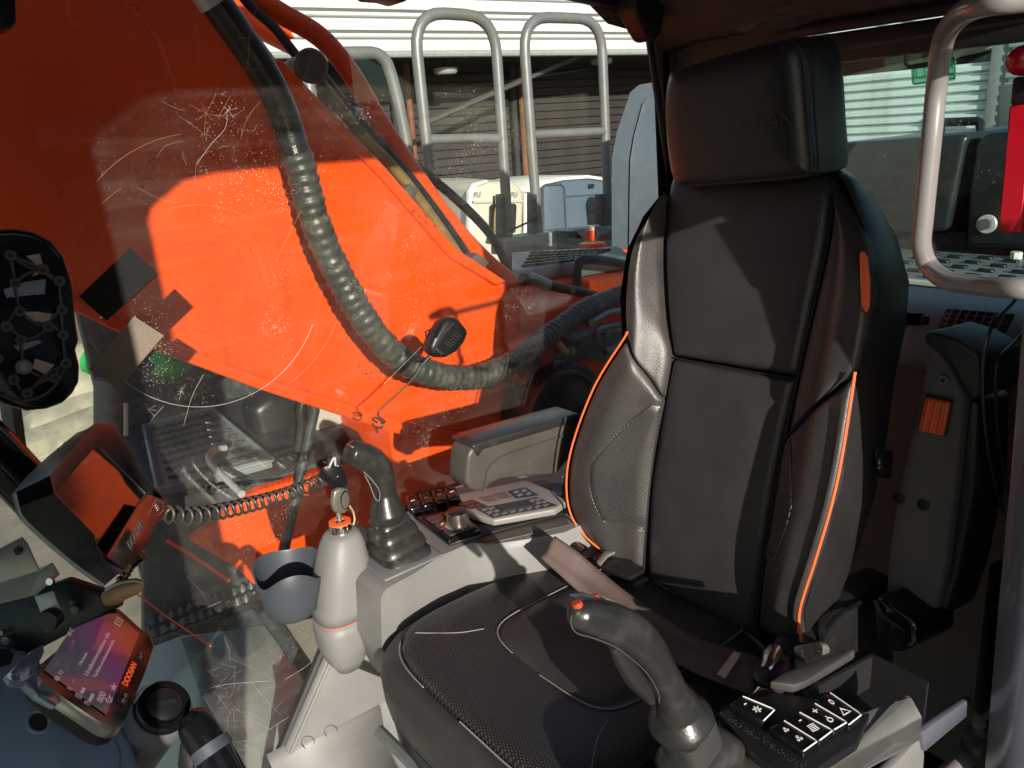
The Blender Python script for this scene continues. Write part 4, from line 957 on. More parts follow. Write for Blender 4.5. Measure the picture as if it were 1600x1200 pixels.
# exit sign stuck to the rear pane, and the latch above it
xs = thing('exit_sign', 'green emergency exit sticker with a running figure on the rear window', 'sign', U(1460,130,'x',RX))
def X_(a, b, o=.0): return U(a, b, 'x', RX-.014+o)
prism('plate', [X_(a,b) for a,b in ((1424,100),(1492,89),(1494,92),(1494,123),(1491,126),(1428,133),(1425,130))], V3((.002,0,0)), 'exit_green', xs, bevel=.0005, seg=1)
tube('border', [X_(a,b,.003) for a,b in ((1427,101),(1491,91),(1492,122),(1428,131),(1427,101))], .0010, 'exit_dark', xs, n=5)
tube('door_mark', [X_(a,b,.003) for a,b in ((1432,103),(1433,121),(1447,120),(1446,101))], .0007, 'exit_dark', xs, n=5)
for l in (((1482,98),(1480,104),(1484,112),(1483,116),(1490,115)), ((1484,102),(1487,102),(1489,106)), ((1481,108),(1478,116),(1476,122))): tube('figure', [X_(a,b,.003) for a,b in l], .0012, 'exit_dark', xs, n=5)
disc('figure', X_(1481.5,95.5,.003), (1,0,0), .0022, .002, 'exit_dark', xs, n=10)
tube('base_line', [X_(a,b,.003) for a,b in ((1474,124),(1490,122))], .0006, 'exit_dark', xs, n=5)
lt_ = thing('window_latch', 'black loop latch at the top of the rear window', 'latch', U(1430,100,'x',RX))
tube('loop', [U(a,b,'x',RX+.02) for a,b in ((1417,84),(1415,100),(1421,105),(1460,100),(1464,94),(1462,84))], .004, 'black_plastic', lt_, n=8)
# two thin cables beside the post
for i, pts in enumerate((((1600,440),(1585,470),(1556,500),(1540,540),(1536,600),(1541,680),(1556,760),(1568,800)), ((1606,510),(1585,535),(1562,560),(1556,600),(1560,680),(1570,740),(1580,790)))):
    tag(tube('cable', spline([U(a,b,'y',PY-.05-.01*i) for a,b in pts], 6), .0020, 'black_plastic', n=8), ('longer thin black cable drooping past the folded armrest' if i == 0 else 'shorter thin black cable close to the door post'), 'cable', 'cables beside the door post')

# ------------------------------------------------------------------ things stuck to the right window
pad = thing('oval_pad', 'glossy black oval pad with moulded ribs and screw sockets at the left edge', 'pad', W(50,640))
PYD = YW+.012
outl = [(-60,372),(-20,360),(20,357),(50,362),(78,376),(98,400),(110,440),(114,480),(117,505),(121,530),(116,545),(122,570),(121,595),(112,612),(96,628),(70,637),(40,640),(5,630),(-30,612),(-60,590)]
prism('pad_body', [U(a,b,'y',PYD) for a,b in outl], V3((0,.014,0)), 'crumple', pad, bevel=.007, seg=3)
rnd = random.Random(11)
soc = [(16,399),(67,421),(92,439),(23,442),(96,484),(30,486),(75,510),(10,510),(98,523),(32,530),(102,567),(37,573),(85,590),(21,593),(42,614),(-4,560)]
for i, (a, b) in enumerate(soc):
    c = U(a, b, 'y', PYD+.020); disc('socket', c, (0,1,0), .0072, .009, 'pin', pad, n=14)
    if i != 11: disc('socket_hole', c+V3((0,.005,0)), (0,1,0), .0032, .002, 'seal', pad, n=10)
c = U(37, 573, 'y', PYD+.026); disc('screw_washer', c, (0,1,0), .0105, .004, 'steel', pad, n=18); disc('screw_head', c+V3((0,.004,0)), (0,1,0), .0055, .004, 'chrome', pad, n=8)
rb = [(0,1),(0,3),(1,3),(1,2),(2,4),(3,5),(4,6),(4,8),(5,6),(5,7),(6,9),(7,9),(8,10),(9,11),(10,12),(11,13),(11,12),(13,14),(12,14),(10,14),(6,8),(0,2)]
for a, b in rb:
    p, q = U(*soc[a], 'y', PYD+.017), U(*soc[b], 'y', PYD+.017); m_ = (p+q)/2+V3((0,0,-.006 if (a+b) % 2 else .004))
    tube('rib', spline([p, m_, q], 4), .0022, 'pin', pad, n=6)
arc = [U(35+72*math.cos(t)*.92, 560+66*math.sin(t), 'y', PYD+.015) for t in [i*.16-.2 for i in range(22)]]
tube('rib', arc, .002, 'pin', pad, n=6)
for i, pts in enumerate((((40,400),(62,396),(70,425),(50,432),(58,415)), ((5,452),(40,440),(72,436),(70,460),(40,462),(10,466)), ((28,487),(60,487),(90,492),(70,505),(45,500)), ((20,540),(60,530),(66,535),(30,550)), ((55,560),(85,570),(70,585),(50,575)))):
    prism('reflection_patch', [U(a,b,'y',PYD+.0155) for a,b in pts], V3((0,.0015,0)), 'label_pink' if i % 2 == 0 else 'tape', pad, bevel=.0005, seg=1)  # the pad's pink and silver reflections, laid on as flat pieces
v1 = [(123,463),(203,387),(245,428),(166,501)]
tag(prism('hook_pad', [U(a,b,'y',YW+.002) for a,b in v1], V3((0,.004,0)), 'foam_black', bevel=.0008, seg=1), 'square black hook and loop pad stuck on the window', 'hook pad')
v2 = [(138,577),(209,494),(256,524),(184,607)]
tag(prism('loop_pad', [U(a,b,'y',YW+.002) for a,b in v2], V3((0,.003,0)), 'velcro_beige', bevel=.0008, seg=1), 'ribbed beige hook and loop pad stuck below the black one', 'loop pad')
lpad = bpy.data.objects['loop_pad']
q_ = [U(a,b,'y',YW+.0052) for a,b in v2]
rb_ = [tube_geo([quad_at(q_, .02, (i+.5)/17), quad_at(q_, .98, (i+.5)/17)], .0009, 5) for i in range(17)]
rv_, rf_ = join_geo(rb_); tag(obj('ribs', rv_, rf_, 'velcro_beige', lpad), kind='stuff')

# scratches and cracks in the pane: hair-thin raised edges
SCR = {}
def scratch(l, r=.0005, m='pale_scratch', k=5):
    SCR.setdefault(m, []).append(tube_geo(spline([U(a,b,'y',YW+.0012) for a,b in l], k), r*.55, 4))
for rx, ry, a0, a1, m_, r_ in ((60,62,-2.6,1.2,'dark_scratch',.0004),(78,80,-1.2,1.6,'dark_scratch',.0004),(95,97,-1.3,1.3,'dark_scratch',.0004),(112,115,-.9,1.5,'dark_scratch',.0004),(140,120,-1.9,-.9,'gold',.0004),(165,170,2.6,3.7,'gold',.0004),(190,196,.35,2.7,'pale_scratch',.0006),(205,180,-2.9,-2.2,'gold',.0004),(226,205,.3,.9,'gold',.0004),(215,232,-2.6,-1.7,'gold',.00035)):
    n_ = 26; scratch([(310+rx*math.cos(a0+(a1-a0)*i/n_), 440+ry*math.sin(a0+(a1-a0)*i/n_)) for i in range(n_+1)], r_, m_, 1)
for cx_, cy_, rr, n_ in ((386,107,26,9),(322,177,34,7),(357,172,14,5),(283,612,12,8),(233,640,14,7)):
    rnd = random.Random(cx_)
    for i in range(n_):
        a = i/n_*6.28+rnd.uniform(-.3,.3); l_ = rr*rnd.uniform(.35,1.1); scratch([(cx_,cy_),(cx_+math.cos(a)*l_, cy_+math.sin(a)*l_)], .00028, 'gold' if cx_ in (386,322) else 'pale_scratch', 1)
for l_, m_ in (([(310,8),(307,45),(311,80),(309,105)],'gold'),([(405,0),(390,50),(388,100)],'gold'),([(395,60),(372,58)],'gold'),([(355,172),(352,200),(330,225),(308,256)],'pale_scratch'),([(360,150),(340,185)],'gold'),([(255,635),(235,660),(222,700)],'pale_scratch'),([(318,585),(300,620),(287,665)],'pale_scratch'),([(486,0),(487,60),(480,110),(468,128)],'gold'),([(160,632),(178,640),(195,628)],'pale_scratch'),([(470,160),(520,200),(580,262)],'dark_scratch'),([(535,400),(600,345),(640,315)],'dark_scratch'),([(790,116),(770,150),(745,195),(710,225),(674,263)],'cup_grey'),([(105,5),(108,25),(121,42)],'pale_scratch'),([(430,410),(470,330)],'gold'),([(700,500),(640,560),(600,600)],'pale_scratch'),([(445,1062),(480,1040),(503,1018)],'pale_scratch'),([(420,1140),(455,1118)],'pale_scratch'),([(250,990),(300,960),(345,940)],'pale_scratch'),([(245,1060),(285,1030),(320,1020)],'pale_scratch'),([(300,1085),(350,1070),(420,1064)],'pale_scratch')): scratch(l_, .00036, m_)
rnd = random.Random(77)
for i in range(90):
    cx_, cy_ = rnd.choice(((340,1080),(290,1060),(380,1110),(350,1020),(330,1130),(330,230),(280,1000))); cx_ += rnd.gauss(0,45); cy_ += rnd.gauss(0,32)
    a = rnd.uniform(0,3.14); l_ = rnd.uniform(6,34); bnd = rnd.uniform(-8,8)
    if cx_ > 470+ (1000-cy_)*.3 and cy_ > 950: continue
    scratch([(cx_-math.cos(a)*l_, cy_-math.sin(a)*l_), (cx_+bnd, cy_+bnd), (cx_+math.cos(a)*l_, cy_+math.sin(a)*l_)], .00014, 'pale_scratch', 4)
for m_, gs in SCR.items():
    v_, f_ = join_geo(gs); tag(obj('scratches', v_, f_, m_, cab), kind='stuff')
tag(tube('reflected_line', [U(210,925,'y',YW+.03), U(262,965,'y',YW+.03), U(330,1010,'y',YW+.03)], .0012, 'orange_plain', n=5), 'thin orange reflection drawn as a line across the low window', 'line')  # reflection in the pane, put in as an orange tube
tag(tube('black_tube', [U(-80,640,'y',-.46), U(-10,705,'y',-.46), U(80,800,'y',-.46)], .032, 'gloss_black', n=20), 'thick glossy black tube entering behind the hooded monitor', 'tube')
# ================================================================== DRIVER SEAT
TH = rad(13); SN = V3((math.cos(TH), 0, math.sin(TH))); SV = V3((-math.sin(TH), 0, math.cos(TH))); SO = V3((0,0,.52)); SY = V3((0,1,0))
def S(px, py, d=0.0): return UP(px, py, SO+SN*d, SN)
seat = thing('driver_seat', 'black leather driver seat with headrest and orange piping', 'seat', (.15, -.03, .30))
def samp(pts, t):
    n = len(pts)-1; x = t*n; i = min(int(x), n-1); u = x-i
    p0 = pts[max(0,i-1)]; p1 = pts[i]; p2 = pts[i+1]; p3 = pts[min(n,i+2)]
    return 0.5*((2*p1)+(p2-p0)*u+(2*p0-5*p1+4*p2-p3)*u*u+(3*p1-p0-3*p2+p3)*u**3)
def panel(name, left, right, mat, puff=.010, nu=30, nv=44, dip=.013, ex=.10, mid=0.0, midpos=.5, parent=None):
    """padded leather panel between two seam lines; its edges sink into the seams"""
    L_ = [S(*p) if len(p) == 3 else S(p[0], p[1], 0) for p in left]; R_ = [S(*p) if len(p) == 3 else S(p[0], p[1], 0) for p in right]
    v, uv, f = [], [], []
    for j in range(nv+1):
        t = j/nv; a, b = samp(L_, t), samp(R_, t)
        for i in range(nu+1):
            u = i/nu; e = min(u, 1-u, )*(b-a).length; g = min(t, 1-t)*(L_[-1]-L_[0]).length
            dd = min(e, g); k = min(1.0, dd/.016); drop = dip*(1-math.sqrt(max(0, 1-(1-k)**2)))
            h = puff*math.sin(math.pi*u)**.5*math.sin(math.pi*t)**.35 + mid*math.exp(-((u-midpos)/.22)**2)
            uu = .5+(u-.5)*(1-.0022/(b-a).length); p = a*(1-uu)+b*uu + SN*(h-drop)
            v.append(p); uv.append((p.y, (p-SO).dot(SV)))
    W_ = nu+1
    for j in range(nv):
        for i in range(nu): f.append((j*W_+i, j*W_+i+1, (j+1)*W_+i+1, (j+1)*W_+i))
    # skirt going back into the shell
    rim = [i for i in range(W_)] + [j*W_+nu for j in range(1, nv+1)] + [nv*W_+i for i in range(nu-1, -1, -1)] + [j*W_ for j in range(nv-1, 0, -1)]
    o = len(v)
    for i in rim: v.append(v[i]-SN*.03); uv.append(uv[i])
    for k in range(len(rim)): f.append((rim[k], rim[(k+1) % len(rim)], o+(k+1) % len(rim), o+k))
    return obj(name, v, f, mat, parent or seat, smooth=True, uv=uv, sharp=0)
g = 1.2
CL_up = [(1049,556,0),(1040,500,0),(1035,400,0),(1040,300,-.005),(1050,272,-.03)]; CR_up = [(1245,590,0),(1272,470,0),(1292,380,0),(1303,296,-.005),(1296,262,-.03)]
panel('upper_back_panel', CL_up, CR_up, 'perf', .008)
panel('lower_back_panel', [(1008,905,0),(1014,770,0),(1030,660,0),(1048,559,0)], [(1176,1000,0),(1199,830,0),(1222,700,0),(1244,593.5,0)], 'perf', .010)
def seam(px, d=-.0035, r=.0015): tube('seam', spline([S(a,b,c+d) for a,b,c in px], 6), r, 'seam', seat, n=6)
seam([(1046,557.5,.0),(1100,568,.0),(1150,577,.0),(1200,585,.0),(1246,592,.0)])
seam([(1038,300,0),(1034,400,.001),(1039,500,.001),(1047,556,.001),(1029,662,.003),(1013,770,.002),(1006,895,0)])
seam([(1303.5,298,0),(1293,380,.001),(1273,470,.001),(1246,590,.001),(1225,690,.004),(1200.5,830,.002),(1178,995,0)])
seam([(976.5,526,.050),(1000,567,.036),(1034,628,.007)], -.004)
seam([(1337,580,.050),(1290,622,.034),(1228,683,.008)], -.004)
# bolsters, operator's right (left in the picture)
panel('upper_bolster', [(977,524,.052),(974,470,.052),(984,390,.05),(1006,345,.035),(1038,306,.005)], [(1034,626,.008),(1047,556,.002),(1038,500,.002),(1033,400,.002),(1038,302,0)], 'leather', .006, mid=.012, midpos=.40)
LL = [(935,856,.02),(897,815,.045),(885,765,.06),(893,700,.065),(928,605,.062),(976,527,.052)]
LR = [(1004,893,.0),(1008,840,.002),(1013,770,.004),(1021,712,.004),(1029,665,.004),(1034,629,.008)]
panel('lower_bolster', LL, LR, 'leather', .010, mid=.010, midpos=.4)
# bolsters, operator's left
panel('upper_bolster', [(1229,680,.01),(1247,590,.002),(1274,470,.002),(1294,380,.002),(1304,300,0)], [(1337,577,.052),(1352,500,.055),(1357,430,.055),(1345,360,.04),(1310,298,.005)], 'leather', .006, mid=.012, midpos=.6)
RR = [(1252,1002,.02),(1249,955,.045),(1272,880,.06),(1296,800,.062),(1314,720,.06),(1336,581,.052)]
panel('lower_bolster', [(1181,985,.0),(1190,900,.002),(1202,830,.004),(1215,750,.004),(1228,684,.008)], RR, 'leather', .010, mid=.010, midpos=.55)
# perforated insets on the lower bolsters
def bil(Lp, Rp, u, t, off):
    a = samp([S(*p) for p in Lp], t); b = samp([S(*p) for p in Rp], t); return a*(1-u)+b*u+SN*off
def inset(name, Lp, Rp, lo, hi, t0, t1, offs, flip):
    v, uv, f = [], [], []; nu, nv = 10, 18
    for j in range(nv+1):
        t = t0+(t1-t0)*j/nv; w = math.sin(math.pi*min(1, (j/nv)*.5+.5))**.6 if True else 1
        for i in range(nu+1):
            s = i/nu; wid = (hi-lo)*(math.sqrt(max(0, 1-((1-j/nv-.55)/.62)**2)) if j/nv < .45 else (1-(j/nv-.45)/.55*.86))
            u = (hi-wid*(1-s)) if not flip else (lo+wid*s)
            edge = min(s, 1-s, j/nv*1.6, (1-j/nv)*1.6)
            h = offs + .010*math.sin(math.pi*u)**.5*math.sin(math.pi*t)**.35 + (.010)*math.exp(-((u-(.4 if not flip else .55))/.22)**2) + .002 - .006*max(0, 1-edge/.06)
            p = bil(Lp, Rp, u, t, h); v.append(p); uv.append((p.y, (p-SO).dot(SV)))
    for j in range(nv):
        for i in range(nu): f.append((j*(nu+1)+i, j*(nu+1)+i+1, (j+1)*(nu+1)+i+1, (j+1)*(nu+1)+i))
    o = obj(name, v, f, 'perf', seat, smooth=True, uv=uv, sharp=0)
    W_ = nu+1
    loop = ([j*W_ for j in range(nv, -1, -1)] + [i for i in range(1, W_)]) if not flip else ([j*W_+nu for j in range(nv, -1, -1)] + [i for i in range(nu-1, -1, -1)])
    P = [v[i]+SN*.002 for i in loop]
    P2 = []
    for i, p in enumerate(P):
        q = P[min(i+1, len(P)-1)]-P[max(i-1, 0)]; s = q.cross(SN).normalized(); P2.append(p + s*(.005 if not flip else -.005)*(-1))
    tube('seam_piping', P, .0011, 'leather' if flip else 'stitch', seat, n=6)
    sg = []
    for i in range(len(P2)-1):
        n_ = max(1, int((P2[i+1]-P2[i]).length/.006))
        for k in range(n_):
            a = P2[i]+(P2[i+1]-P2[i])*(k/n_); b = P2[i]+(P2[i+1]-P2[i])*((k+.6)/n_); sg.append(tube_geo([a, b], .0007, 4))
    v_, f_ = join_geo(sg); tag(obj('stitching', v_, f_, 'stitch', seat), kind='stuff')
inset('bolster_inset', LL, LR, .33, .985, .23, .93, .0, False)
inset('bolster_inset', [(1181,985,.0),(1190,900,.002),(1202,830,.004),(1215,750,.004),(1228,684,.008)], RR, .02, .52, .36, .97, .0, True)
# orange piping along the outer edges
tube('piping', spline([S(a,b,d+.008) for a,b,d in ((1000,890,.0),)+tuple(LL)+((978,520,.05),)], 8), .0019, 'piping', seat, n=8)
tube('piping', spline([S(a,b,d+.008) for a,b,d in tuple(RR)], 8), .0022, 'piping', seat, n=8)
# back shell: outline pushed rearwards
outl = [(1003,905,.0),(935,862,.02),(893,815,.04),(880,768,.052),(888,700,.055),(922,605,.052),(972,525,.046),(969,460,.044),(980,390,.04),(1005,338,.025),(1042,292,-.01),(1064,270,-.03),(1175,262,-.035),(1290,258,-.03),(1318,282,-.005),(1350,355,.03),(1363,430,.046),(1358,500,.047),(1342,580,.046),(1320,720,.052),(1302,800,.054),(1279,880,.05),(1257,955,.035),(1262,1010,.0),(1175,1010,-.01)]
base_ = [S(a,b,d-.004) for a,b,d in outl]; cen = sum(base_, V3((0,0,0)))/len(base_)
def sh(k, back, drop=0): return [cen+(p-cen)*k - SN*((p-cen).dot(SN))*(k-1) - SN*(back+max(0, (p-SO).dot(SN))*drop) for p in base_]
loft('back_shell', [base_, sh(1.012,.014), sh(1.012,.05,.3), sh(.985,.085,.7), sh(.90,.105,1), sh(.5,.112,1), sh(.02,.112,1)], 'leather_smooth', seat, sharp=70, cap=False)
# side tag, switch
tgp = [(1345,396),(1350,392),(1357,402),(1361,440),(1360,480),(1355,489),(1348,478),(1346,440)]
prism('orange_tag', [S(a,b,.050) for a,b in tgp], SN*.012+V3((0,.004,0)), 'orange_plain', seat, bevel=.003)
def side(px, py, y=.235): return U(px, py, 'y', y)
sw = [side(1361,699), side(1388,701), side(1385,746), side(1359,744)]
swp = prism('seat_switch', sw, V3((0,.008,0)), 'black_plastic', seat, bevel=.003)
swr = prism('rocker', [side(1366,704,.246), side(1383,705,.246), side(1381,741,.246), side(1364,740,.246)], V3((0,.004,0)), 'gloss_black', swp, bevel=.002)
for py, tx in ((714,'_'),(722,'o'),(731,'=')): text('lettering', tx, side(1374, py, .2515), (-1,0,0), (0,0,1), .010, 'white_print', swp)
prism('side_cover', [side(1340,935,.235), side(1285,990,.235), side(1250,1030,.235), side(1300,1075,.235), side(1400,1040,.235), side(1400,900,.235)], V3((0,-.05,0)), 'black_plastic', seat, bevel=.01)
tube('side_cover_edge', spline([side(1345,940,.24), side(1312,960,.24), side(1290,985,.24), side(1283,1004,.24)], 4), .0035, 'gloss_black', seat, n=8)
prism('recline_lever', [side(a,b,.245) for a,b in ((1240,1008),(1280,1000),(1284,1005),(1282,1015),(1247,1026),(1238,1020))], V3((0,.014,0)), 'trim_silver', seat, bevel=.004, seg=3)
# headrest
HX = -.118
h0 = [(1060,293),(1046,270),(1037,190),(1041,125),(1060,106),(1150,78),(1225,60),(1247,66),(1258,100),(1266,200),(1270,262),(1258,276),(1160,286)]
F_ = [U(a,b,'x',HX) for a,b in h0]; cen = sum(F_, V3((0,0,0)))/len(F_)
F_ = spline(F_+[F_[0]], 4)[:-1]
def hr(k, dx, up=0): return [cen+(p-cen)*k+V3((dx,0,up)) for p in F_]
head = loft('headrest', [hr(.25,.0165), hr(.5,.016), hr(.72,.0145), hr(.86,.011), hr(.94,.005), hr(.985,-.003), hr(1.0,-.013), hr(.995,-.018), hr(1.012,-.026), hr(1.02,-.06,.002), hr(1.0,-.085,.003), hr(.93,-.105,.004), hr(.6,-.115,.005)], 'leather_smooth', seat, sharp=0)
tube('seam', [p+V3((.0025,0,0)) for p in hr(1.0,-.016)]+[hr(1.0,-.0135)[0]], .0013, 'leather', seat, n=6)
tube('stitching', [p+V3((.0045,0,0)) for p in hr(.972,-.006)]+[hr(.972,-.006)[0]+V3((.0045,0,0))], .0006, 'stitch', seat, n=5)
text('lettering', 'DOOSAN', U(1180,192,'x',HX+.0163), (0,1,.02), (-.05,0,1), .028, 'leather_smooth', seat, ext=.0006)
for y in (-.09, .03): tube('headrest_post', [V3((-.165,y,1.08)), V3((-.165,y,1.20))], .006, 'chrome', seat, n=10)
# seat cushion: rounded rings
def ell(cx_, cy_, rx, ry, z, pw=5.0, n=64):
    return ring_pts(V3((cx_, cy_, z)), V3((1,0,0)), V3((0,1,0)), rx, ry, n, pw)
CXc, CYc, RXc, RYc = .215, -.032, .245, .262
rings = [ell(CXc,CYc,RXc*.90,RYc*.90,.385), ell(CXc,CYc,RXc*.985,RYc*.985,.395), ell(CXc,CYc,RXc*1.0,RYc,.42), ell(CXc,CYc,RXc*1.005,RYc*1.005,.455), ell(CXc,CYc,RXc*.985,RYc*.985,.478), ell(CXc,CYc,RXc*.95,RYc*.95,.492), ell(CXc,CYc,RXc*.905,RYc*.905,.4985), ell(CXc,CYc,RXc*.885,RYc*.885,.4955)]
loft('cushion_border', rings+[ell(CXc,CYc,RXc*.6,RYc*.6,.47)], 'leather', seat, sharp=0)
def planar(name, rings, mat):
    v, f = loft_geo(rings, True); o = obj(name, v, f, mat, seat, smooth=True, uv=[(p.x, p.y) for p in v], sharp=0); return o
def zc(x, y): return .014*(x-.02)/.4 - .010*math.exp(-((y-CYc)/.10)**2)
def lift(r): return [p+V3((0,0,zc(p.x, p.y))) for p in r]
planar('cushion_top', [ell(CXc,CYc,RXc*.885,RYc*.885,.470), ell(CXc,CYc,RXc*.882,RYc*.882,.4945)]+[lift(ell(CXc,CYc,RXc*k,RYc*k,z)) for k, z in ((.865,.499),(.83,.502),(.7,.504),(.5,.503),(.3,.502),(.05,.502))], 'perf_glint')
IX, IY = .125, -.022
planar('cushion_insert', [lift(ell(IX,IY,a,b,z,6)) for a, b, z in ((.172,.135,.496),(.171,.134,.503),(.164,.128,.508),(.13,.10,.509),(.08,.06,.509),(.01,.01,.509))], 'perf')
tube('seam_piping', lift(ell(IX,IY,.174,.137,.5052,6)), .0010, 'stitch', seat, n=6)
tube('seam_piping', ell(CXc,CYc,RXc*.893,RYc*.893,.4985), .0014, 'stitch', seat, n=6)
for y0, y1 in ((-.158,-.235),(.113,.185)):
    tube('seam_piping', spline([V3((x_, y0+(y1-y0)*k_, .5037+zc(x_, y0+(y1-y0)*k_))) for x_, k_ in ((.297,0),(.33,.2),(.36,.5),(.385,.8))], 6), .0008, 'stitch', seat, n=6)
# base pan and suspension under the cushion
loft('seat_pan', [ell(CXc,CYc,RXc*.80,RYc*.92,.25), ell(CXc,CYc,RXc*.95,RYc*.97,.33), ell(CXc,CYc,RXc*.97,RYc*.98,.385)], 'black_plastic', seat, sharp=50)
prism('pan_lever', [U(a,b,'y',-.262) for a,b in ((630,1092),(650,1100),(655,1125),(648,1134),(637,1130),(628,1110))], V3((0,-.016,0)), 'trim_silver', seat, bevel=.004)
tube('pan_rail', [V3((.46,-.24,.36)), V3((.44,-.10,.33)), V3((.44,.1,.33))], .010, 'steel', seat, n=8)
box2('suspension', (-.05,-.22,.02), (.38,.18,.26), 'black_plastic', seat, bevel=.02)
# ------------------------------------------------------------------ seat belt
sb = thing('seat_belt', 'brown black lap belt lying across the cushion into its buckle', 'seat belt', (.05,-.05,.52))
up_ = [(867,838,.61),(900,862,.59),(930,888,.565),(975,925,.545),(1027,961,.535),(1085,996,.53),(1150,1016,.535),(1200,1030,.54)]
lo_ = [(845,874,.585),(875,900,.565),(908,928,.545),(960,970,.53),(1020,1012,.525),(1080,1046,.525),(1128,1066,.535),(1172,1084,.54)]
UPp = spline([U(a,b,'z',z) for a,b,z in up_], 6); LOp = spline([U(a,b,'z',z) for a,b,z in lo_], 6)
v, f, uv = [], [], []
for i, (a, b) in enumerate(zip(UPp, LOp)):
    for k in range(7): v.append(a+(b-a)*(k/6)+V3((0,0,.003*math.sin(k*1.4+i*.09)))); uv.append((i*.01, k*.008))
n_ = len(UPp)
for i in range(n_-1):
    for k in range(6): f.append((i*7+k, i*7+k+1, (i+1)*7+k+1, (i+1)*7+k))
obj('strap', v, f, 'belt', sb, smooth=True, solid=.0025)
lab = [U(1120,1054,'z',.541), U(1147,1019,'z',.543), U(1158,1023,'z',.543), U(1133,1061,'z',.542)]
prism('belt_label', lab, V3((0,0,.002)), 'label_pink', sb, bevel=.0005, seg=1)
nrm = (UPp[-1]-LOp[-1]).normalized()
loft('buckle_tongue', [ring_pts(U(1192,1052,'z',.545)+V3((-.002*k,.012*k,.002*k)), V3((.5,.3,.0)).normalized(), V3((0,0,1)), .024*s, .009*s, 16, 3) for k, s in ((-1,.8),(-.6,1),(1.2,1),(1.8,.8))], 'black_plastic', sb)
tube('buckle_plate', [U(1197,1048,'z',.552), U(1206,1030,'z',.556), U(1212,1016,'z',.558)], [.007,.013,.010], 'chrome', sb, n=12, power=3)
prism('buckle', [U(a,b,'z',.53) for a,b in ((1198,1075),(1212,1040),(1236,1046),(1226,1084))], V3((0,0,.014)), 'purple', sb, bevel=.003)
tube('buckle_stalk', [V3((.0,.21,.50)), U(1222,1062,'z',.53)], .012, 'black_plastic', sb, n=8)
rt = thing('belt_retractor', 'metal belt retractor drum beside the seat back foot', 'retractor', U(895,880,'y',-.24))
c = U(894,862,'y',-.235)
ax_ = (U(918,880,'y',-.20)-U(872,840,'y',-.26)).normalized()
lathe('drum', U(872,842,'y',-.245), ax_, [(0,.020),(.002,.024),(.05,.024),(.053,.021)], 'chrome', rt, n=22)
prism('bracket_plate', [U(a,b,'y',-.25) for a,b in ((836,878),(862,826),(874,822),(876,832),(846,880))], V3((0,.012,0)), 'black_steel', rt, bevel=.003)
tube('guide_edge', [U(844,876,'y',-.235), U(868,838,'y',-.235)], .0025, 'trim_silver', rt, n=6)
prism('anchor_plate', [U(a,b,'z',.52) for a,b in ((925,878),(945,862),(972,872),(1008,896),(985,910),(940,892))], V3((0,0,.01)), 'black_plastic', rt, bevel=.003)
prism('anchor_bracket', [U(a,b,'z',.535) for a,b in ((932,882),(944,864),(962,866),(950,872),(938,886))], V3((0,0,.006)), 'trim_silver', rt, bevel=.002)

# ------------------------------------------------------------------ left armrest, folded up beside the seat back
ar = thing('folded_armrest', 'black folded up armrest with an orange adjuster wheel left of the seat back', 'armrest', U(1430,940,'y',.25))
AX = -.15
fr = [(1447,528),(1441,600),(1423,680),(1400,780),(1388,860),(1383,925),(1400,940),(1440,952),(1462,955),(1478,880),(1497,720),(1507,620),(1480,570)]
prism('side_plate', [U(a,b,'x',AX) for a,b in fr], V3((-.06,.012,0)), 'trim_dark', ar, bevel=.006)
pd = [(1441,524),(1452,518),(1490,530),(1522,548),(1531,560),(1532,615),(1520,628),(1507,612),(1488,576),(1465,550),(1445,538)]
prism('pad', [U(a,b,'x',AX+.012) for a,b in pd], V3((-.085,.016,0)), 'leather', ar, bevel=.008, seg=3)
prism('rear_pad', [U(a,b,'x',AX-.012) for a,b in ((1505,620),(1532,628),(1528,760),(1500,900),(1478,965),(1455,960),(1478,870),(1497,720))], V3((-.07,.012,0)), 'leather_smooth', ar, bevel=.010, seg=3)
wq = [U(1438,671,'x',AX+.004), U(1478,679,'x',AX+.004), U(1488,627,'x',AX+.004), U(1450,619,'x',AX+.004)]
prism('wheel_slot', [quad_at(wq, u_, v_) for u_, v_ in ((-.07,-.05),(1.05,-.05),(1.05,1.06),(-.07,1.06))], V3((.001,0,0)), 'seal', ar)
wh = prism('adjuster_wheel', wq, V3((.008,0,0)), 'orange_plain', ar, bevel=.002)
for k in (.2, .5, .8): tube('wheel_rib', [quad_at(wq, k, .04)+V3((.009,0,0)), quad_at(wq, k, .96)+V3((.009,0,0))], .0022, 'orange_plain', wh, n=6)
c = U(1474,594,'x',AX+.004); disc('screw', c, (1,0,0), .0072, .004, 'mid_grey', ar, n=18); 
for a_ in (0, 1.57): box('screw_slot', c+V3((.0025,0,0)), (.001,.007,.0018), 'seal', ar, rot=Matrix.Rotation(a_+.7, 3, 'X'))
for px, py in ((1405,778),(1443,789)): disc('bolt_hole', U(px,py,'x',AX+.001), (1,0,0), .0085, .002, 'seal', ar, n=16)
prism('hinge_box', [U(a,b,'x',-.10) for a,b in ((1362,940),(1372,930),(1395,950),(1430,975),(1432,1005),(1405,1022),(1368,1010))], V3((-.08,.02,0)), 'gloss_black', ar, bevel=.008, seg=3)
tube('hinge_edge', spline([U(1367,938,'x',-.095), U(1380,962,'x',-.095), U(1412,984,'x',-.095)], 4), .003, 'black_plastic', ar, n=8)
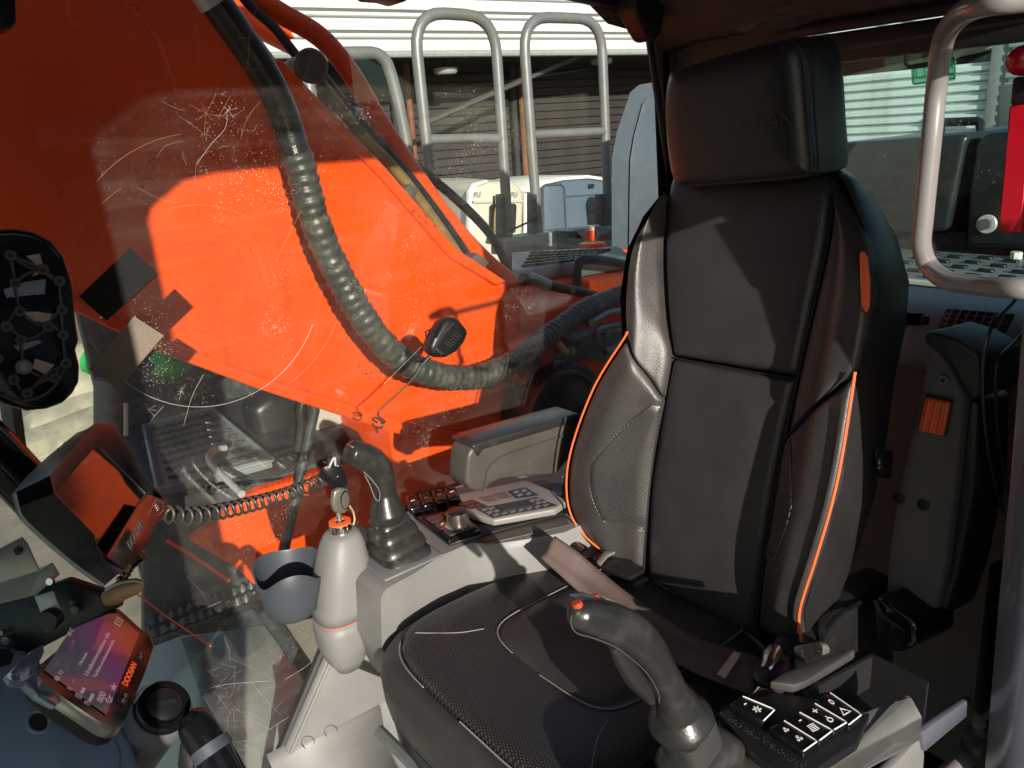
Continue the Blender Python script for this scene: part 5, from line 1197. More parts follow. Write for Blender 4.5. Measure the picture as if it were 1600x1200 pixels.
# ================================================================== RIGHT CONSOLE
ZC = .57
rc = thing('right_console', 'light grey right console with switches, dial and radio panel', 'console', (.15,-.38,.28))
topc = us([(553,889),(602,921),(645,897),(690,868),(735,849),(775,850),(830,842),(884,832)], 'z', ZC)
topc = topc + [V3((-.20,-.20,ZC)), V3((-.20,-.505,ZC)), V3((.15,-.512,ZC)), V3((.30,-.47,ZC)), V3((.385,-.40,ZC))]
cc = sum(topc, V3((0,0,0)))/len(topc)
def cs(z, k, push=0): return [V3((cc.x+(p.x-cc.x)*k+push, cc.y+(p.y-cc.y)*k, z)) for p in topc]
loft('console_body', [cs(ZC-.27, .80, -.05), cs(ZC-.20,.95,.004), cs(ZC-.10,1.02,.016), cs(ZC-.012,1.012,.008), cs(ZC-.004,1.0,.003), cs(ZC,.985)], 'grey_plastic', rc, sharp=38)
# dark inner strip on the seat side and plate under the switches
UPZ = V3((0,0,1))
plate = us([(640,802),(652,815),(702,854),(760,838),(880,806),(905,790),(905,760),(840,757),(800,758),(722,778),(640,786)], 'z', ZC+.004)
prism('switch_plate', [p for p in plate], V3((0,0,.006)), 'black_plastic', rc, bevel=.002)
prism('dark_strip', us([(748,842),(884,806),(890,822),(760,852)], 'z', ZC+.003), V3((0,0,.003)), 'arm_grey', rc, bevel=.001)
# rocker switches
rk = us([(640,808),(722,788),(712,768),(632,786)], 'z', ZC+.012)
rk = [rk[3], rk[2], rk[1], rk[0]]
for i in range(4):
    u0, u1 = (i+.05)/4, (i+.95)/4
    a, b, c, d = quad_at(rk,u0,.05), quad_at(rk,u1,.05), quad_at(rk,u1,.95), quad_at(rk,u0,.95)
    s = prism('rocker_switch', [a,b,c,d], V3((0,0,.016)), 'gloss_black', rc, bevel=.005, seg=3)
    m_ = (a+b+c+d)/4+V3((0,0,.0166)); box('mark', m_, (.009,.0012,.0006), 'white_print', s)
# dial pad
pq = [U(652,815,'z',ZC+.012), U(702,852,'z',ZC+.012), U(752,834,'z',ZC+.012), U(712,800,'z',ZC+.012)]
padb = prism('dial_pad', pq, V3((0,0,.010)), 'gloss_black', rc, bevel=.003)
pq2 = [p+V3((0,0,.0105)) for p in pq]
ks = keys('key', [quad_at(pq2,.14,.06), quad_at(pq2,.96,.06), quad_at(pq2,.96,.96), quad_at(pq2,.14,.96)], 3, 2, .06, .004, 'key_face', padb, (0,0,1), bevel=.0015)
for k_ in (0, 2, 4): pass
text('lettering', '✻', quad_at(pq2,.82,.78)+V3((0,0,.0046)), (-1,-.4,0), (.4,-1,0), .012, 'white_print', padb)
text('lettering', '<>', quad_at(pq2,.55,.25)+V3((0,0,.0046)), (-1,-.4,0), (.4,-1,0), .009, 'white_print', padb)
dc = U(716,822,'z',ZC+.022)
dial = lathe('dial', dc, (0,0,1), [(0,.023),(.004,.024),(.006,.021),(.009,.0205),(.026,.0195),(.029,.018)], 'trim_silver', padb, n=28)
lathe('dial_cap', dc+V3((0,0,.028)), (0,0,1), [(0,.0172),(.003,.0165),(.004,.012)], 'key_face', padb, n=24)
# radio and climate panel
ZP = ZC+.012
rq = us([(716,782),(822,759),(893,789),(868,806),(772,823),(734,812)], 'z', ZP)
tp = prism('panel_trim', rq, V3((0,0,.014)), 'panel_grey', rc, bevel=.004, seg=3)
ZT = ZP+.0145
def tq(a): return us(a, 'z', ZT)
for nm, pts_, nu, nv, m_ in (('key_block', [(716,788),(739,781),(762,791),(736,795.5)],2,2,'key_face'), ('key_block', [(793,768),(822,762),(842,774),(806,779)],2,2,'key_grey')):
    q = tq(pts_); kb = prism('key_block', q, V3((0,0,.001)), 'gloss_black', tp, bevel=.0004, seg=1)
    keys('key', [quad_at(q,.12,.12)+V3((0,0,.001)), quad_at(q,.88,.12)+V3((0,0,.001)), quad_at(q,.88,.88)+V3((0,0,.001)), quad_at(q,.12,.88)+V3((0,0,.001))], nu, nv, .12, .001, m_, kb, (0,0,1), bevel=.0004) if False else None
    for i in range(2):
        for j in range(2):
            c = quad_at(q, .3+.4*i, .3+.4*j)+V3((0,0,.0015)); box('key', c, (.011,.008,.0014), m_, tp, bevel=.0005, seg=1)
for pts_ in ([(748,779),(768,774),(780,783),(764,786)], [(770,773.5),(789,769),(802,778),(784,782)]):
    prism('blank_cover', tq(pts_), V3((0,0,.0012)), 'pin', tp, bevel=.0005, seg=1)
dq = tq([(744,796),(838,778),(872,790),(770,810)])
prism('display_surround', dq, V3((0,0,.001)), 'key_face', tp, bevel=.0004, seg=1)
prism('display', [quad_at(dq,.27,.12)+V3((0,0,.0012)), quad_at(dq,.80,.12)+V3((0,0,.0012)), quad_at(dq,.80,.58)+V3((0,0,.0012)), quad_at(dq,.27,.58)+V3((0,0,.0012))], V3((0,0,.0008)), 'display_dark', tp)
for i in range(7):
    c = quad_at(dq, .10+i*.128, .80)+V3((0,0,.0018)); box('key', c, (.011,.008,.0014), 'key_grey', tp, bevel=.0005, seg=1)
for (u_, v_) in ((.08,.2),(.19,.2),(.08,.5),(.19,.5),(.86,.2),(.95,.2),(.86,.5),(.95,.5)):
    box('key', quad_at(dq,u_,v_)+V3((0,0,.0018)), (.011,.008,.0014), 'key_grey', tp, bevel=.0005, seg=1)
disc('knob', U(877,776,'z',ZC+.022), (0,0,1), .009, .014, 'gloss_black', rc, n=16)
tube('toggle', [U(879,770,'z',ZC+.015), U(879,745,'y',U(879,770,'z',ZC+.015).y)], .0022, 'chrome', rc, n=6)
prism('rear_cover', us([(826,760),(850,754),(862,768),(852,772)], 'z', ZC+.014), V3((0,0,.008)), 'black_plastic', rc, bevel=.002)
# armrest over the console
YA = -.30
sd_ = [(732,702),(741,694),(760,690),(900,648),(915,648),(905,690),(884,678),(868,742),(830,743),(800,748),(774,753),(766,760),(757,769),(745,769),(735,764),(729,756)]
sd_ = [(731,712),(738,699),(752,694),(905,650),(905,700),(870,742),(820,745),(783,750),(768,757),(757,769),(744,769),(734,764),(728,756)]
P = us(sd_, 'y', YA)
am = prism('armrest', P, V3((0,-.055,0)), 'arm_grey', rc, bevel=.007, seg=3)
topp = us([(748,715),(756,703),(904,659),(908,650),(905,646),(752,690),(738,697)], 'y', YA+.004)
prism('arm_pad', topp, V3((0,-.066,0)), 'worn_rubber', am, bevel=.004, seg=3)
tube('pad_seam', spline(us([(757,768),(762,738),(775,720),(800,708),(885,680)], 'y', YA+.003), 5), .0018, 'arm_grey', am, n=6)

# ------------------------------------------------------------------ joysticks
def joystick(base, name, label, Yp, ctr, side_v, boot, grip_r, mats, extra):
    j = thing('joystick', label, 'joystick', base, 'joysticks'); return j
YJ = -.350
jr = thing('joystick', 'grey black right joystick on a ribbed boot at the far console front', 'joystick', U(620,890,'y',YJ), 'joysticks')
bt = [(628,886,.056),(627,872,.048),(625,880,.046),(622,858,.050),(620,853,.042),(616,841,.043),(614,836,.034),(611,826,.035),(609,820,.028),(607,810,.029),(606,803,.024)]
def boot(path, Yp, mat, parent, kx=1.0):
    rg = []
    ax = (U(path[-1][0],path[-1][1],'y',Yp)-U(path[0][0],path[0][1],'y',Yp)).normalized()
    X = (V3((1,0,0))-ax*ax.x).normalized(); Yv = ax.cross(X)
    for a, b, r in path: rg.append(ring_pts(U(a,b,'y',Yp), X, Yv, r*kx, r, 28, 4.0))
    return loft('boot', rg, mat, parent, sharp=60)
boot([(628,892,.048),(628,888,.0500),(627,881,.0490),(626,875,.042),(625,872,.043),(624,868,.0480),(623,861,.0465),(621,855,.036),(620,852,.037),(619,849,.0445),(617,842,.0425),(615,837,.031),(614,834,.032),(613,831,.0385),(611,824,.0365),(609,819,.0265),(608,816,.027),(608,813,.031),(607,808,.029),(606,803,.021)], YJ-.006, 'worn_rubber', jr)
prism('boot_frame', [V3((.330,-.352,ZC+.0005))+V3((a*.057,b*.054,0)) for a, b in ((-1,-1),(1,-1),(1,1),(-1,1))], V3((0,0,.006)), 'mid_grey', jr, bevel=.003)
def grip(px, Yp, r1, r2, mat, parent, name='grip', n=20, k=6):
    P = spline([U(a,b,'y',Yp) for a,b in px], k)
    return tube(name, P, lerp_list(r1, len(P)), mat, parent, n=n, r2=lerp_list(r2, len(P)), sharp=0), P
_, GP = grip([(607,812),(605,800),(603,786),(601,770),(598,752),(592,735),(580,721),(562,711),(547,706),(541,704)], YJ, [.026,.030,.025,.0185,.0205,.023,.024,.022,.019,.007], [.026,.030,.024,.018,.019,.021,.022,.022,.019,.007], 'worn_rubber', jr)
prism('top_insert', [U(a,b,'y',YJ+.012) for a,b in ((549,699),(562,697),(585,707),(606,728),(604,740),(590,722),(566,708))], V3((0,-.022,0)), 'grey_top', jr, bevel=.003)
prism('thumb_button', [U(a,b,'y',YJ-.008) for a,b in ((566,694),(574,696),(600,716),(603,722),(592,716),(572,702))], V3((0,-.014,0)), 'gloss_black', jr, bevel=.003)
tube('grip_seam', spline([U(a,b,'y',YJ+.0215) for a,b in ((568,737),(583,752),(593,768),(592,782),(586,778),(578,758),(570,742))], 4), .0010, 'mid_grey', jr, n=6)
YL = .30
jl = thing('joystick', 'black left joystick with red tipped buttons close to the camera', 'joystick', U(1075,1150,'y',YL), 'joysticks')
_, LP = grip([(1064,1122),(1061,1112),(1058,1102),(1048,1080),(1032,1050),(1012,1018),(990,995),(962,978),(930,966),(905,958),(895,954)], YL, [.018,.024,.0225,.0165,.0165,.0185,.0195,.0185,.0165,.0125,.004], [.018,.023,.0205,.0160,.0160,.0175,.0185,.0180,.0165,.0125,.004], 'rubber', jl, n=24, k=8)
lathe('flange', U(1062,1120,'y',YL), (U(1056,1100,'y',YL)-U(1070,1145,'y',YL)).normalized(), [(-.012,.021),(-.009,.0300),(-.004,.0325),(.001,.0310),(.008,.0235),(.016,.0185)], 'rubber', jl, n=28)
axl = (U(1062,1110,'y',YL)-U(1098,1190,'y',YL)).normalized()
tube('collar', [U(1070,1132,'y',YL), U(1086,1174,'y',YL)], .0255, 'tray_grey', jl, n=4+16, power=4)
boot([(1128,1262,.060),(1118,1236,.052),(1116,1230,.044),(1108,1213,.048),(1105,1207,.046),(1100,1196,.036),(1098,1192,.037),(1092,1180,.040),(1089,1174,.036),(1084,1164,.026)], YL, 'worn_rubber', jl)
prism('top_insert', [U(a,b,'y',YL+.003) for a,b in ((913,944),(935,939),(965,950),(992,968),(1010,985),(1013,991),(1004,988),(985,972),(955,957),(925,951))], V3((0,-.020,0)), 'grey_top', jl, bevel=.003, seg=3)
_p = U(903,941,'y',YL+.0); lathe('button', _p-V3((0,0,.004)), (.3,-.2,1), [(0,.0048),(.003,.0048),(.0045,.0035)], 'maroon', jl, n=16)
lathe('button', U(930,936,'y',YL-.010), (.1,-.3,1), [(0,.0040),(.003,.0040),(.004,.003)], 'maroon', jl, n=14)
tube('wheel_button', [U(942,937,'y',YL-.008), U(957,943,'y',YL-.008)], .0035, 'trim_silver', jl, n=10)
tube('grip_seam', spline([U(a,b,'y',YL+.0175) for a,b in ((893,962),(893,978),(903,990),(930,998),(960,1010),(985,1028),(1005,1046),(1018,1062),(1029,1084),(1030,1098))], 5), .0006, 'arm_grey', jl, n=6)
tube('trigger', spline([U(a,b,'y',YL+.008) for a,b in ((958,1010),(972,1032),(990,1058),(1006,1078),(1018,1096))], 5), [.004,.0075,.0095,.008,.004], 'rubber', jl, n=10)

# ================================================================== LEFT CONSOLE
ZL = .64
lc = thing('left_console', 'black left console with rocker switches and an open storage tray', 'console', (.25,.36,.30))
def zl(*p): return us(p, 'z', ZL)
plq = zl((1090,1120),(1205,1046),(1330,1086),(1440,1110),(1345,1198),(1130,1260))
pa = U(1222,1062,'z',ZL)
panel_ = zl((1122,1112),(1210,1080),(1285,1092),(1362,1112),(1340,1160),(1240,1225),(1180,1180))
prism('switch_panel', panel_, V3((0,0,-.012)), 'black_plastic', lc, bevel=.003)
prism('side_rail', zl((1202,1078),(1226,1062),(1330,1024),(1336,1030),(1258,1078),(1240,1084)), V3((0,0,.012)), 'tray_grey', lc, bevel=.003)
# tray
T0, T1, T2, T3 = U(1258,1078,'z',ZL), U(1362,1021,'z',ZL), U(1452,1066,'z',ZL), U(1412,1090,'z',ZL)
T4 = U(1300,1120,'z',ZL)
dn = V3((0,0,-.045))
for a, b in ((T0,T1),(T1,T2),(T0,T4)):
    prism('tray_wall', [a,b,b+dn,a+dn], ((b-a).cross(UPZ)).normalized()*(.004), 'seal', lc)
prism('tray_floor', [T0+dn, T1+dn, T2+dn, U(1440,1100,'z',ZL)+dn, T4+dn], V3((0,0,-.004)), 'seal', lc)
ow = [U(1296,1130,'z',ZL), U(1396,1096,'z',ZL+.004), U(1414,1084,'z',ZL+.018), U(1424,1086,'z',ZL+.018), U(1444,1122,'z',ZL-.002), U(1400,1145,'z',ZL-.02), U(1318,1190,'z',ZL-.02), U(1240,1230,'z',ZL-.02)]
prism('tray_side', ow, V3((0,.0,-.03)), 'tray_grey', lc, bevel=.003)
box2('base_shell', (.16,.25,.25), (.45,.37,ZL-.055), 'black_plastic', lc, bevel=.02)
prism('white_cover', [U(a,b,'y',.405) for a,b in ((1380,1215),(1443,1148),(1446,1180),(1440,1260),(1350,1260))], V3((0,-.012,0)), 'grey_plastic', lc, bevel=.004)
prism('white_cover', [U(a,b,'y',.40) for a,b in ((1290,1205),(1382,1176),(1340,1230),(1250,1240))], V3((0,-.012,0)), 'grey_plastic', lc, bevel=.004)
prism('blue_strip', [U(a,b,'y',.41) for a,b in ((1440,1145),(1520,1090),(1522,1112),(1446,1176))], V3((0,-.01,0)), 'pillar_paint', lc, bevel=.003)
# rockers with printed symbols
def rocker(pts_, marks):
    b = us(pts_, 'z', ZL+.001); t_ = b
    s = prism('rocker_switch', b, V3((0,0,.011)), 'gloss_black', lc, bevel=.003, seg=3)
    a0, a1, a2, a3 = [p+V3((0,0,.0112)) for p in b]
    tube('light_edge', [a3*.97+a2*.03, a2*.96+a3*.04, a2*.9+a1*.1, a1*.95+a2*.05], .0008, 'white_print', s, n=5)
    X_ = (a1-a0).normalized(); ctr = (a0+a1+a2+a3)/4
    Xd = ((a3+a2)-(a0+a1)).normalized()
    for u_, v_, tx, sz in marks:
        p = quad_at([a0,a1,a2,a3], u_, v_)+V3((0,0,.0006)); text('lettering', tx, p, (a1-a0), (a0-a3), sz, 'white_print', s)
    return s
def r4(x0,y0,x1,y1,x2,y2,x3,y3): return [(x0,y0),(x1,y1),(x2,y2),(x3,y3)]
rocker([(1138,1112),(1158,1100),(1210,1122),(1192,1140)], [(.5,.28,'-',.014),(.5,.66,'✲',.013)])
rocker([(1200,1150),(1222,1138),(1276,1172),(1254,1188)], [(.5,.3,'⁂',.010),(.5,.68,'⁂',.012)])
rocker([(1222,1136),(1246,1125),(1300,1155),(1279,1171)], [(.5,.26,'-',.013),(.5,.66,'▤',.012)])
rocker([(1247,1122),(1270,1111),(1322,1142),(1302,1154)], [(.5,.28,'+',.013),(.5,.68,'ò',.014)])
rocker([(1272,1106),(1294,1094),(1345,1130),(1325,1146)], [(.5,.3,'0',.010),(.5,.68,'△',.013)])
dv = [U(1140+i*1.9, 1120+i*2.2+random.uniform(-2,2), 'z', ZL+.001) for i in range(60)]
vv, ff = [], []
for i in range(120):
    a = random.random(); p = U(1138+a*120+random.gauss(0,3), 1122+a*78+random.gauss(0,2.5), 'z', ZL+.0008); g_, h_ = box_geo(p, (.0008,.0006,.0005)); o = len(vv); vv += g_; ff += [tuple(i_+o for i_ in q) for q in h_]
tag(obj('crumbs', vv, ff, 'arm_grey', lc, recalc=False), kind='stuff')

# ================================================================== IGNITION COLUMN, KEYS, CUP HOLDER
YI = -.40
ic = thing('ignition_column', 'rounded light grey column carrying the ignition lock', 'column', U(540,1015,'y',YI))
def colr(px, py, rx, ry, pw=2.6): return ring_pts(U(px,py,'y',YI), V3((1,0,0)), V3((0,1,0)), rx, ry, 28, pw)
loft('column_body', [colr(531,956,.044,.046), colr(532,940,.0455,.047), colr(533,900,.045,.046), colr(534,870,.042,.043), colr(534,846,.035,.036), colr(534,834,.029,.030), colr(534,829,.024,.025)], 'grey_plastic', ic, sharp=0)
loft('column_foot', [colr(545,1040,.022,.02), colr(540,1022,.034,.034), colr(535,1000,.041,.042), colr(532,975,.0435,.0455), colr(531,958,.0435,.0455)], 'grey_plastic', ic, sharp=0)
loft('seam', [colr(531,959,.0425,.0445), colr(531,954.5,.0425,.0445)], 'orange_plain', ic)
lk = U(533,829,'y',YI)
lathe('lock', lk, (0,0,1), [(-.004,.019),(.012,.019),(.016,.018)], 'chrome', ic, n=26)
lathe('lock_ring', lk+V3((0,0,.015)), (0,0,1), [(0,.0185),(.003,.0185),(.004,.009),(.001,.008)], 'orange_plain', ic, n=26)
ky = thing('ignition_key', 'worn steel key with ring and fob in the ignition lock', 'key', lk+V3((0,0,.016)))
tube('blade', [lk+V3((0,0,.012)), lk+V3((0,0,.035))], .0045, 'steel', ky, n=8)
prism('key_head', [U(a,b,'y',YI+.006) for a,b in ((522,800),(519,785),(522,768),(532,762),(545,765),(549,780),(546,796),(540,803),(528,803))], V3((0,-.012,0)), 'tan_steel', ky, bevel=.004, seg=3)
rgp = [U(540+7*math.cos(t), 782+14*math.sin(t), 'y', YI+.011) for t in [i*6.283/18 for i in range(19)]]
tube('key_ring', rgp, .0011, 'chrome', ky, n=6)
tube('key_cord', spline([U(a,b,'y',YI+.012) for a,b in ((546,790),(552,800),(554,812),(552,820))], 4), .0016, 'cream', ky, n=6)
pp = thing('cord_plug', 'crumpled grey plug where the coiled cord ends above the key', 'plug', U(525,755,'y',YI-.02))
loft('plug_body', [ring_pts(U(a,b,'y',YI-.02), V3((1,0,0)), V3((0,.8,.6)).normalized(), r*1.1, r, 12, 3) for a,b,r in ((534,762,.010),(527,750,.014),(517,738,.017),(512,731,.013))], 'black_plastic', pp)
for l in ([(512,735),(518,722),(523,715),(524,728)], [(520,735),(528,728),(527,745)]): tube('wire', spline([U(a,b,'y',YI-.01) for a,b in l], 4), .0018, 'alu', pp, n=6)
# cup holder
YC_ = -.43
ch = thing('cup_holder', 'empty grey cup holder with a scalloped rim beside the ignition column', 'cup holder', U(455,968,'y',YC_))
cb, ct = U(458,952,'y',YC_), U(449,882,'y',YC_)
hgt = ct.z-cb.z; ro, ri = [], []
nn = 44
def cring(z, r, wave, dz=0):
    out = []
    for i in range(nn):
        a = 2*math.pi*i/nn; cx_ = cb.x+(ct.x-cb.x)*z/hgt; cy_ = cb.y
        dd = wave*(-.030*max(0, math.cos(a-2.35))**6 - .026*max(0, math.cos(a-.25))**6 - .010*max(0,math.cos(a-4.2))**4)
        out.append(V3((cx_+r*math.cos(a), cy_+r*math.sin(a), cb.z+z+dd)))
    return out
rgs = [cring(-.004,.036,0), cring(.004,.043,0), cring(hgt*.35,.0485,.15), cring(hgt*.7,.0525,.6), cring(hgt+.006,.0555,1), cring(hgt+.008,.0540,1), cring(hgt+.004,.0525,1), cring(hgt*.6,.0495,.5), cring(hgt*.3,.046,.1), cring(.006,.040,0)]
loft('cup_shell', rgs, 'cup_grey', ch, sharp=60)
tube('holder_ring', [p for p in cring(hgt*.42,.0500,.1)[16:40]], .0012, 'cup_grey', ch, n=6)
box('holder_arm', U(496,930,'y',YC_+.01), (.05,.02,.03), 'mid_grey', ch, bevel=.005)

# ================================================================== MONITORS
def plane_n(az, el): az, el = rad(az), rad(el); return V3((math.cos(el)*math.cos(az), math.cos(el)*math.sin(az), math.sin(el)))
N1 = plane_n(158, 15); P1 = D(156, 779, .90)
def m1(px, py, o=0.0): return UP(px, py, P1+N1*o, N1)
mo = thing('hooded_monitor', 'black monitor under a deep hood mirroring the orange boom', 'monitor', m1(165,915,-.03))
rim = [(78,743),(112,703),(149,661),(163,660),(177,664),(204,700),(228,745),(262,783),(259,806),(238,823),(231,851),(192,891),(162,876),(152,858),(147,836),(85,771)]
bck = [(19,772),(44,742),(76,712),(120,676),(150,668),(185,690),(210,740),(240,788),(243,808),(230,822),(222,850),(160,918),(120,888),(88,862),(34,815),(22,795)]
R1 = [m1(a,b,.014) for a,b in rim]; B1 = [m1(a,b,-.035) for a,b in bck]; B2 = [m1(a*.8+110*.2,b*.8+805*.2,-.055) for a,b in bck]
R0 = [m1(a+(158-a)*.03,b+(778-b)*.03,.0136) for a,b in rim]
Rm = [p*.35+q*.65 for p, q in zip(R1, B1)]
loft('hood_shell', [[p*.02+sum(B2,V3((0,0,0)))/len(B2)*.98 for p in B2], B2, B1, [p*.92+q*.08 for p, q in zip(B1, R1)], Rm, R1], 'black_plastic', mo, cap=False, sharp=38)
scr = [(85,771),(145,702),(227,772),(168,870)]
inner = [(86,770),(115,737),(144,703),(145,702),(147,703),(185,737),(222,768),(227,772),(222,780),(213,795),(200,817),(168,870),(160,862),(150,850),(135,832),(86,771)]
I1 = [m1(a,b,.0) for a,b in inner]; I1b = [m1(a,b,-.001) for a,b in inner]
loft('hood_inside', [R1, R0, [p*.5+q*.5 for p, q in zip(R0, I1)], I1], 'black_plastic', mo, cap=False, sharp=38)
prism('screen', [m1(a,b,.001) for a,b in scr], -N1*.003, 'gloss_black', mo)
tube('screen_edge', [m1(a,b,.002) for a,b in ((227,772),(168,870))], .0009, 'trim_silver', mo, n=6)
tube('screen_edge', [m1(a,b,.002) for a,b in ((152,697),(227,771))], .0012, 'trim_silver', mo, n=6)
bar = prism('lower_bezel', [m1(a,b,.0150) for a,b in ((228,773),(262,783),(259,806),(238,823),(231,851),(192,891),(166,872))], N1*.002, 'gloss_black', mo, bevel=.0008, seg=1)
hv = (m1(227,772)-m1(168,870)).normalized(); uv_ = N1.cross(hv)
if uv_.z < 0: uv_ = -uv_
text('lettering', 'DOOSAN', m1(213,834,.0175), m1(222,816,.0175)-m1(203,852,.0175), uv_, .0125, 'key_grey', bar, width=(m1(223,815,.0175)-m1(202,853,.0175)).length, height=.011)
text('lettering', '≡', m1(246,793,.0175), hv, uv_, .011, 'white_print', bar, width=.012, height=.008)
tube('button_outline', [m1(a,b,.0173) for a,b in ((243,781),(255,785),(255,797),(248,805),(231,806),(243,781))], .0007, 'trim_silver', bar, n=5)
tube('silver_line', spline([m1(a,b,-.012) for a,b in ((22,772),(27,792),(36,812),(80,853),(120,886),(160,914))], 4), .0022, 'alu', mo, n=6)
# lower touchscreen
N2 = plane_n(162, 42); P2 = D(152, 1045, .885)
def m2(px, py, o=0.0): return UP(px, py, P2+N2*o, N2)
ts = thing('touchscreen', 'lit lower touchscreen showing a fault message, corner wrapped in silver tape', 'touchscreen', m2(150,1150,-.03))
case = [(60,1046),(66,1036),(120,990),(172,952),(186,950),(236,996),(241,1010),(228,1050),(198,1122),(190,1136),(176,1138),(160,1132),(100,1092),(64,1062)]
C0 = [m2(a,b,.0) for a,b in case]; cen = sum(C0, V3((0,0,0)))/len(C0)
loft('case', [[cen+(p-cen)*.93-N2*.030 for p in C0], [cen+(p-cen)*1.0-N2*.024 for p in C0], [cen+(p-cen)*1.005-N2*.012 for p in C0], [cen+(p-cen)*.995-N2*.003 for p in C0]], 'black_plastic', ts, sharp=45)
loft('metal_rim', [[cen+(p-cen)*1.012-N2*.013 for p in C0], [cen+(p-cen)*1.012-N2*.004 for p in C0], [cen+(p-cen)*.985+N2*.0 for p in C0]], 'trim_silver', ts, cap=False)
prism('front_glass', [cen+(p-cen)*.985 for p in C0], -N2*.003, 'gloss_black', ts)
# the lit picture: grey to purple own light, red end painting the reflected boom
def screen_mat():
    m, t, b = new_mat('lit_screen'); L = t.links.new
    tc = nd(t, 'ShaderNodeTexCoord'); sp_ = nd(t, 'ShaderNodeSeparateXYZ'); L(tc.outputs['UV'], sp_.inputs[0])
    r = t.nodes.new('ShaderNodeValToRGB'); e = r.color_ramp.elements
    e[0].position = 0; e[0].color = (.035,.035,.05,1); e[1].position = 1; e[1].color = (.12,.02,.012,1)
    q = e.new(.35); q.color = (.05,.04,.06,1); q = e.new(.62); q.color = (.11,.02,.08,1); q = e.new(.80); q.color = (.14,.03,.02,1)
    L(sp_.outputs[0], r.inputs['Fac']); L(r.outputs['Color'], b.inputs['Emission Color']); b.inputs['Emission Strength'].default_value = .55
    b.inputs['Base Color'].default_value = (.012,.012,.013,1); b.inputs['Roughness'].default_value = .06
    return m
pic = [(80,1052),(138,1002),(220,1000),(166,1107)]
pic = [(74,1046),(150,975),(224,992),(165,1118)]
pic = [(68,1048),(112,982),(219,993),(166,1117)]
pcs = [m2(a,b,.0012) for a,b in ((69,1047),(110,984),(172,958),(186,960),(218,990),(166,1117))]
obj('picture', pcs, [tuple(range(6))], screen_mat(), ts, uv=[(0,.3),(.35,1),(.8,1),(.9,.95),(1,.7),(.35,0)], recalc=False)
h2 = (m2(220,1000)-m2(170,1112)).normalized(); u2 = N2.cross(h2)
if u2.z < 0: u2 = -u2
SCRT = emit_mat('screen_text', (.55,.36,.36), .30)
KW = (m2(208,1030,0)-m2(195,1065,0)).length/.030
WD2 = {'Huomio': .016, 'Urealaatutunnistimen vika': .060, 'Tarkista urealaatutunnistin': .052, '800': .011, '18 C': .010, '⚙ 12': .012, '▯ ···': .012, '◫ ▬': .012, '◷ ▬▬': .013}
for tx, a, b, s in (('Huomio', 130,1029,.0042), ('Urealaatutunnistimen vika', 153,1020,.0058), ('Tarkista urealaatutunnistin', 163,1028,.0046), ('800', 159,1089,.0062), ('⚙ 12', 92,1056,.005), ('▯ ···', 111,1070,.006), ('◫ ▬', 126,1082,.006), ('◷ ▬▬', 140,1092,.006), ('18 C', 110,988,.0042), ('⊡', 186,972,.007), ('★', 178,1074,.006), ('↯', 170,1092,.007)):
    text('lettering', tx, m2(a,b,.0018), h2, u2, s*1.25, SCRT, ts, width=WD2.get(tx, .010)*KW, height=s*(.9 if len(tx) > 4 else 1.2))
text('lettering', 'DOOSAN', m2(203,1053,.0018), h2, u2, .0088, emit_mat('logo_glow', (.9,.10,.02), .5), ts, bold=.0002, width=.030*KW, height=.0075)
for a, b in ((192,1091),(221,1025)):
    q = [m2(a,b,.0016)+h2*i*.0085+u2*j*.0052 for i, j in ((-1,-1),(1,-1),(1,1),(-1,1),(-1,-1))]; tube('button_outline', q, .0004, 'key_grey', ts, n=4)
text('lettering', 'o-n', m2(194,1090,.0018), h2, u2, .007, 'white_print', ts, width=.010*KW, height=.004); text('lettering', '↩', m2(221,1025,.0018), h2, u2, .007, 'white_print', ts, width=.007*KW, height=.005)
# silver tape on its corner
tpx = [(30,1034),(52,1014),(70,1004),(70,1018),(60,1040),(60,1054),(72,1068),(94,1095),(90,1100),(60,1082),(40,1066),(20,1062),(12,1052)]
tag(prism('silver_tape', [m2(a,b,-.001+.006*((i*7)%3-1)) for i,(a,b) in enumerate(tpx)], -N2*.010, 'tape', bevel=.003), 'crumpled silver tape wrapped round the touchscreen corner', 'tape')
# mounting arm: black bar, bent sheet bracket, tab and clamp knob
mb = thing('monitor_mount', 'black mounting bar with a bent metal bracket behind the screens', 'mount', D(60,1000,.95))
def d_(px, py, z): return D(px, py, z)
prism('bar', [D(-60,960,1.0), D(100,905,1.0), D(175,930,1.0), D(185,950,1.0), D(60,1015,1.0), D(-60,1065,1.0)], _b*-.02, 'black_steel', mb, bevel=.004)
for a, b in ((118,952),(113,941),(10,1000),(3,988)): disc('screw_head', D(a,b,.992), _b, .0055 if b in (952,1000) else .0035, .006, 'steel', mb, n=14)
prism('bracket', [D(-60,888,.955), D(33,839,.955), D(42,850,.955), D(61,892,.955), D(-60,930,.955)], _b*-.003, 'alu', mb, bevel=.001)
prism('bracket', [D(-60,930,.955), D(61,892,.955), D(80,880,.985), D(92,898,.985), D(55,930,.985), D(-60,958,.985)], _b*-.003, 'alu', mb, bevel=.001)
disc('screw_head', D(30,860,.952), _b, .0058, .005, 'chrome', mb, n=14); disc('screw_slot', D(30,860,.948), _b, .002, .002, 'seal', mb, n=6); disc('bolt_head', D(79,908,.975), _b, .005, .006, 'chrome', mb, n=8)
prism('tab', [D(53,932,.965), D(82,924,.965), D(101,970,.965), D(95,974,.965), D(64,960,.965)], _b*-.003, 'alu', mb, bevel=.001)
lathe('clamp_knob', D(80,968,.955), _b, [(-.006,.012),(-.004,.0145),(.006,.0145),(.009,.012)], 'black_plastic', mb, n=14)
